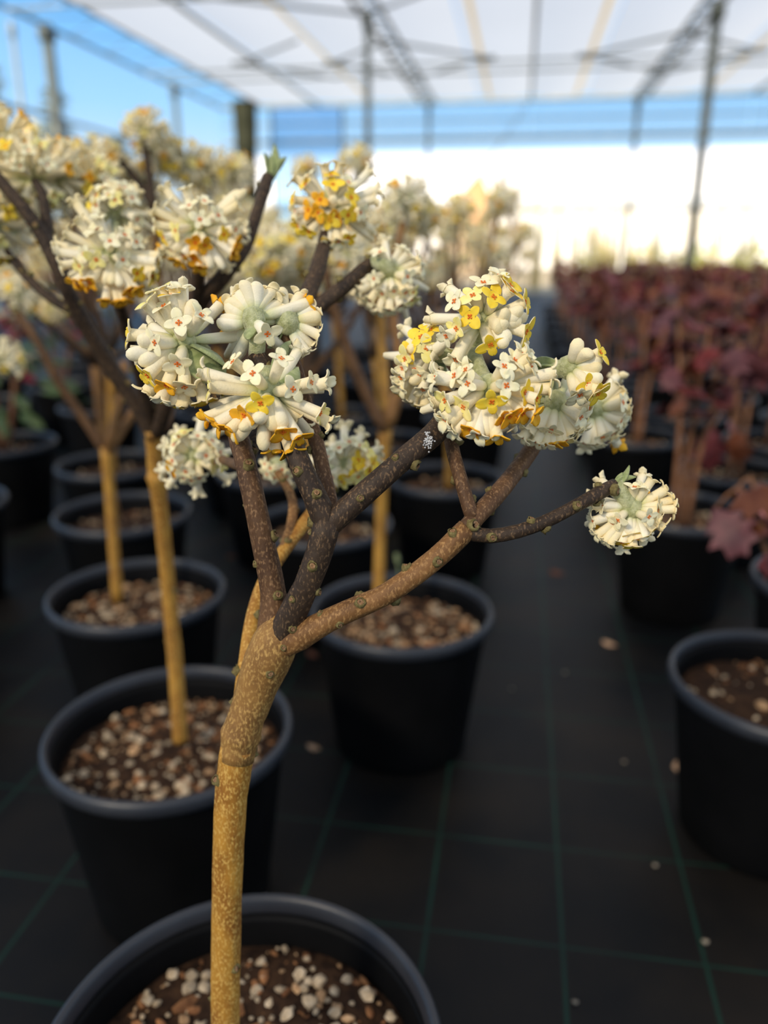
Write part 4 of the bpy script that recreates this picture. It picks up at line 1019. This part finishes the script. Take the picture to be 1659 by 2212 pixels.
# ------------------------------------------------------------------ variegated shrubs far left
M_CREAML = simple('leaf_cream', (.62, .55, .28), (.75, .68, .42), 30, .6, .3, rnd=.15)
M_MAROON = simple('leaf_maroon', (.20, .015, .03), (.32, .03, .05), 30, .6, .3, rnd=.2)
BL = [leaf_blade(.07, .03, .3).mesh('leaf', [m]) for m in (M_LEAFG, M_LEAFG, M_CREAML, M_MAROON)]
for i, (q, lab) in enumerate(((LEAFY[0], 'leafy shrub with maroon and cream leaves at the left edge, nearest of three'), (LEAFY[1], 'leafy shrub with maroon, cream and green leaves behind the left trunks'), (LEAFY[2], 'dark green leafy shrub farthest back at the left edge'))):
    T = q; rr = random.Random(900+i); t = thing('potted_leafy_shrub', T, lab, 'potted plant', 'leafy shrubs at the left')
    add_pot(t, False, 60, 900+i, True)
    for s in range(5):
        a = s*1.3; e = T+V((.10*math.cos(a), .10*math.sin(a), .58)); branch_obj(t, T, [T+V((0, 0, .19)), T.lerp(e, .5)+V((0, 0, .05)), e], [.006, .005, .003], M_STEM, name='stem', seed=s, step=.06, sides=7)
    for q in range(85):
        a = rr.random()*6.28; r = .20*rr.random()**.5; z = rr.uniform(.30, .68); w = (0, 0, 1, 2, 3, 3) if i < 2 else (0, 0, 1, 1, 1, 2)
        d = V((math.cos(a), math.sin(a), rr.uniform(-.5, .5))).normalized()
        link('leaf', BL[rr.choice(w) if z > .42 else rr.choice((0, 1))], t, None, Matrix.Translation((r*math.cos(a), r*math.sin(a), z)) @ frame_z(d) @ Matrix.Rotation(rr.gauss(0, .5), 4, 'Z') @ Matrix.Scale(rr.uniform(.8, 1.3), 4))

# ------------------------------------------------------------------ bits lying on the mat
M_DRY = simple('dry_leaf', (.42, .25, .14), (.62, .42, .28), 60, .8, .2); M_DRYD = simple('dark_dry_leaf', (.12, .045, .025), (.2, .08, .045), 60, .8, .2); M_GRIT = simple('grit', (.26, .21, .15), (.36, .31, .24), 90, .85, .2)
DL = leaf_blade(.034, .02, .25, .5, .003)
dl1 = DL.mesh('dry_leaf', [M_DRY]); dl2 = DL.mesh('dry_leaf', [M_DRYD]); gr_me = rock(77, (.004, .003, .0025)).mesh('grit_pebble', [M_GRIT])
def onfloor(x, y):
    d = P(x, y, 1)-CAMP; return CAMP+d*(CAM_H/-d.z)
for x, y, me, s, rz, lab in ((1302, 1388, dl1, 1.0, 1.2, 'pale dry leaf lying in the aisle right of the middle pot'), (1190, 1236, dl2, 1.5, 1.3, 'dark dry leaf lying far up the aisle'), (1462, 1650, dl1, 1.1, .1, 'pale dry leaf standing against the nearest right pot'),
        (665, 1410, dl2, 1.0, 1.0, 'dark dry leaf beside the left wall of the middle pot'), (445, 1320, dl2, .9, .3, 'rust coloured dry leaf between the left pots'), (665, 1615, dl1, .6, 1.5, 'small dry leaf left of the foot of the middle pot'), (490, 1205, dl2, .9, 2.2, 'dark dry leaf in the gap left of the front branches')):
    p = onfloor(x, y); o = link('dry_leaf', me, None, None, Matrix.Translation(p+V((0, 0, .006))) @ Matrix.Rotation(rz, 4, 'Z') @ Matrix.Rotation(math.pi/2, 4, 'X') @ Matrix.Scale(s, 4)); tag(o, lab, 'leaf', 'dry leaves on the mat')
for x, y, s, lab in ((1523, 2038, 1.0, 'ochre grit grain near the right mat line'), (1242, 2168, .8, 'pale grit grain near the bottom edge of the aisle'), (1105, 1490, .8, 'pale grit grain right of the middle pot'), (1348, 1648, .8, 'pale grit grain left of the nearest right pot'), (1220, 1455, .9, 'pale grit grain on the middle mat line'), (1415, 1872, .8, 'tan grit grain beside the shadow of the nearest right pot')):
    p = onfloor(x, y); o = link('grit_pebble', gr_me, None, None, Matrix.Translation(p+V((0, 0, .0025*s))) @ Matrix.Scale(s, 4)); tag(o, lab, 'pebble', 'grit grains on the mat')
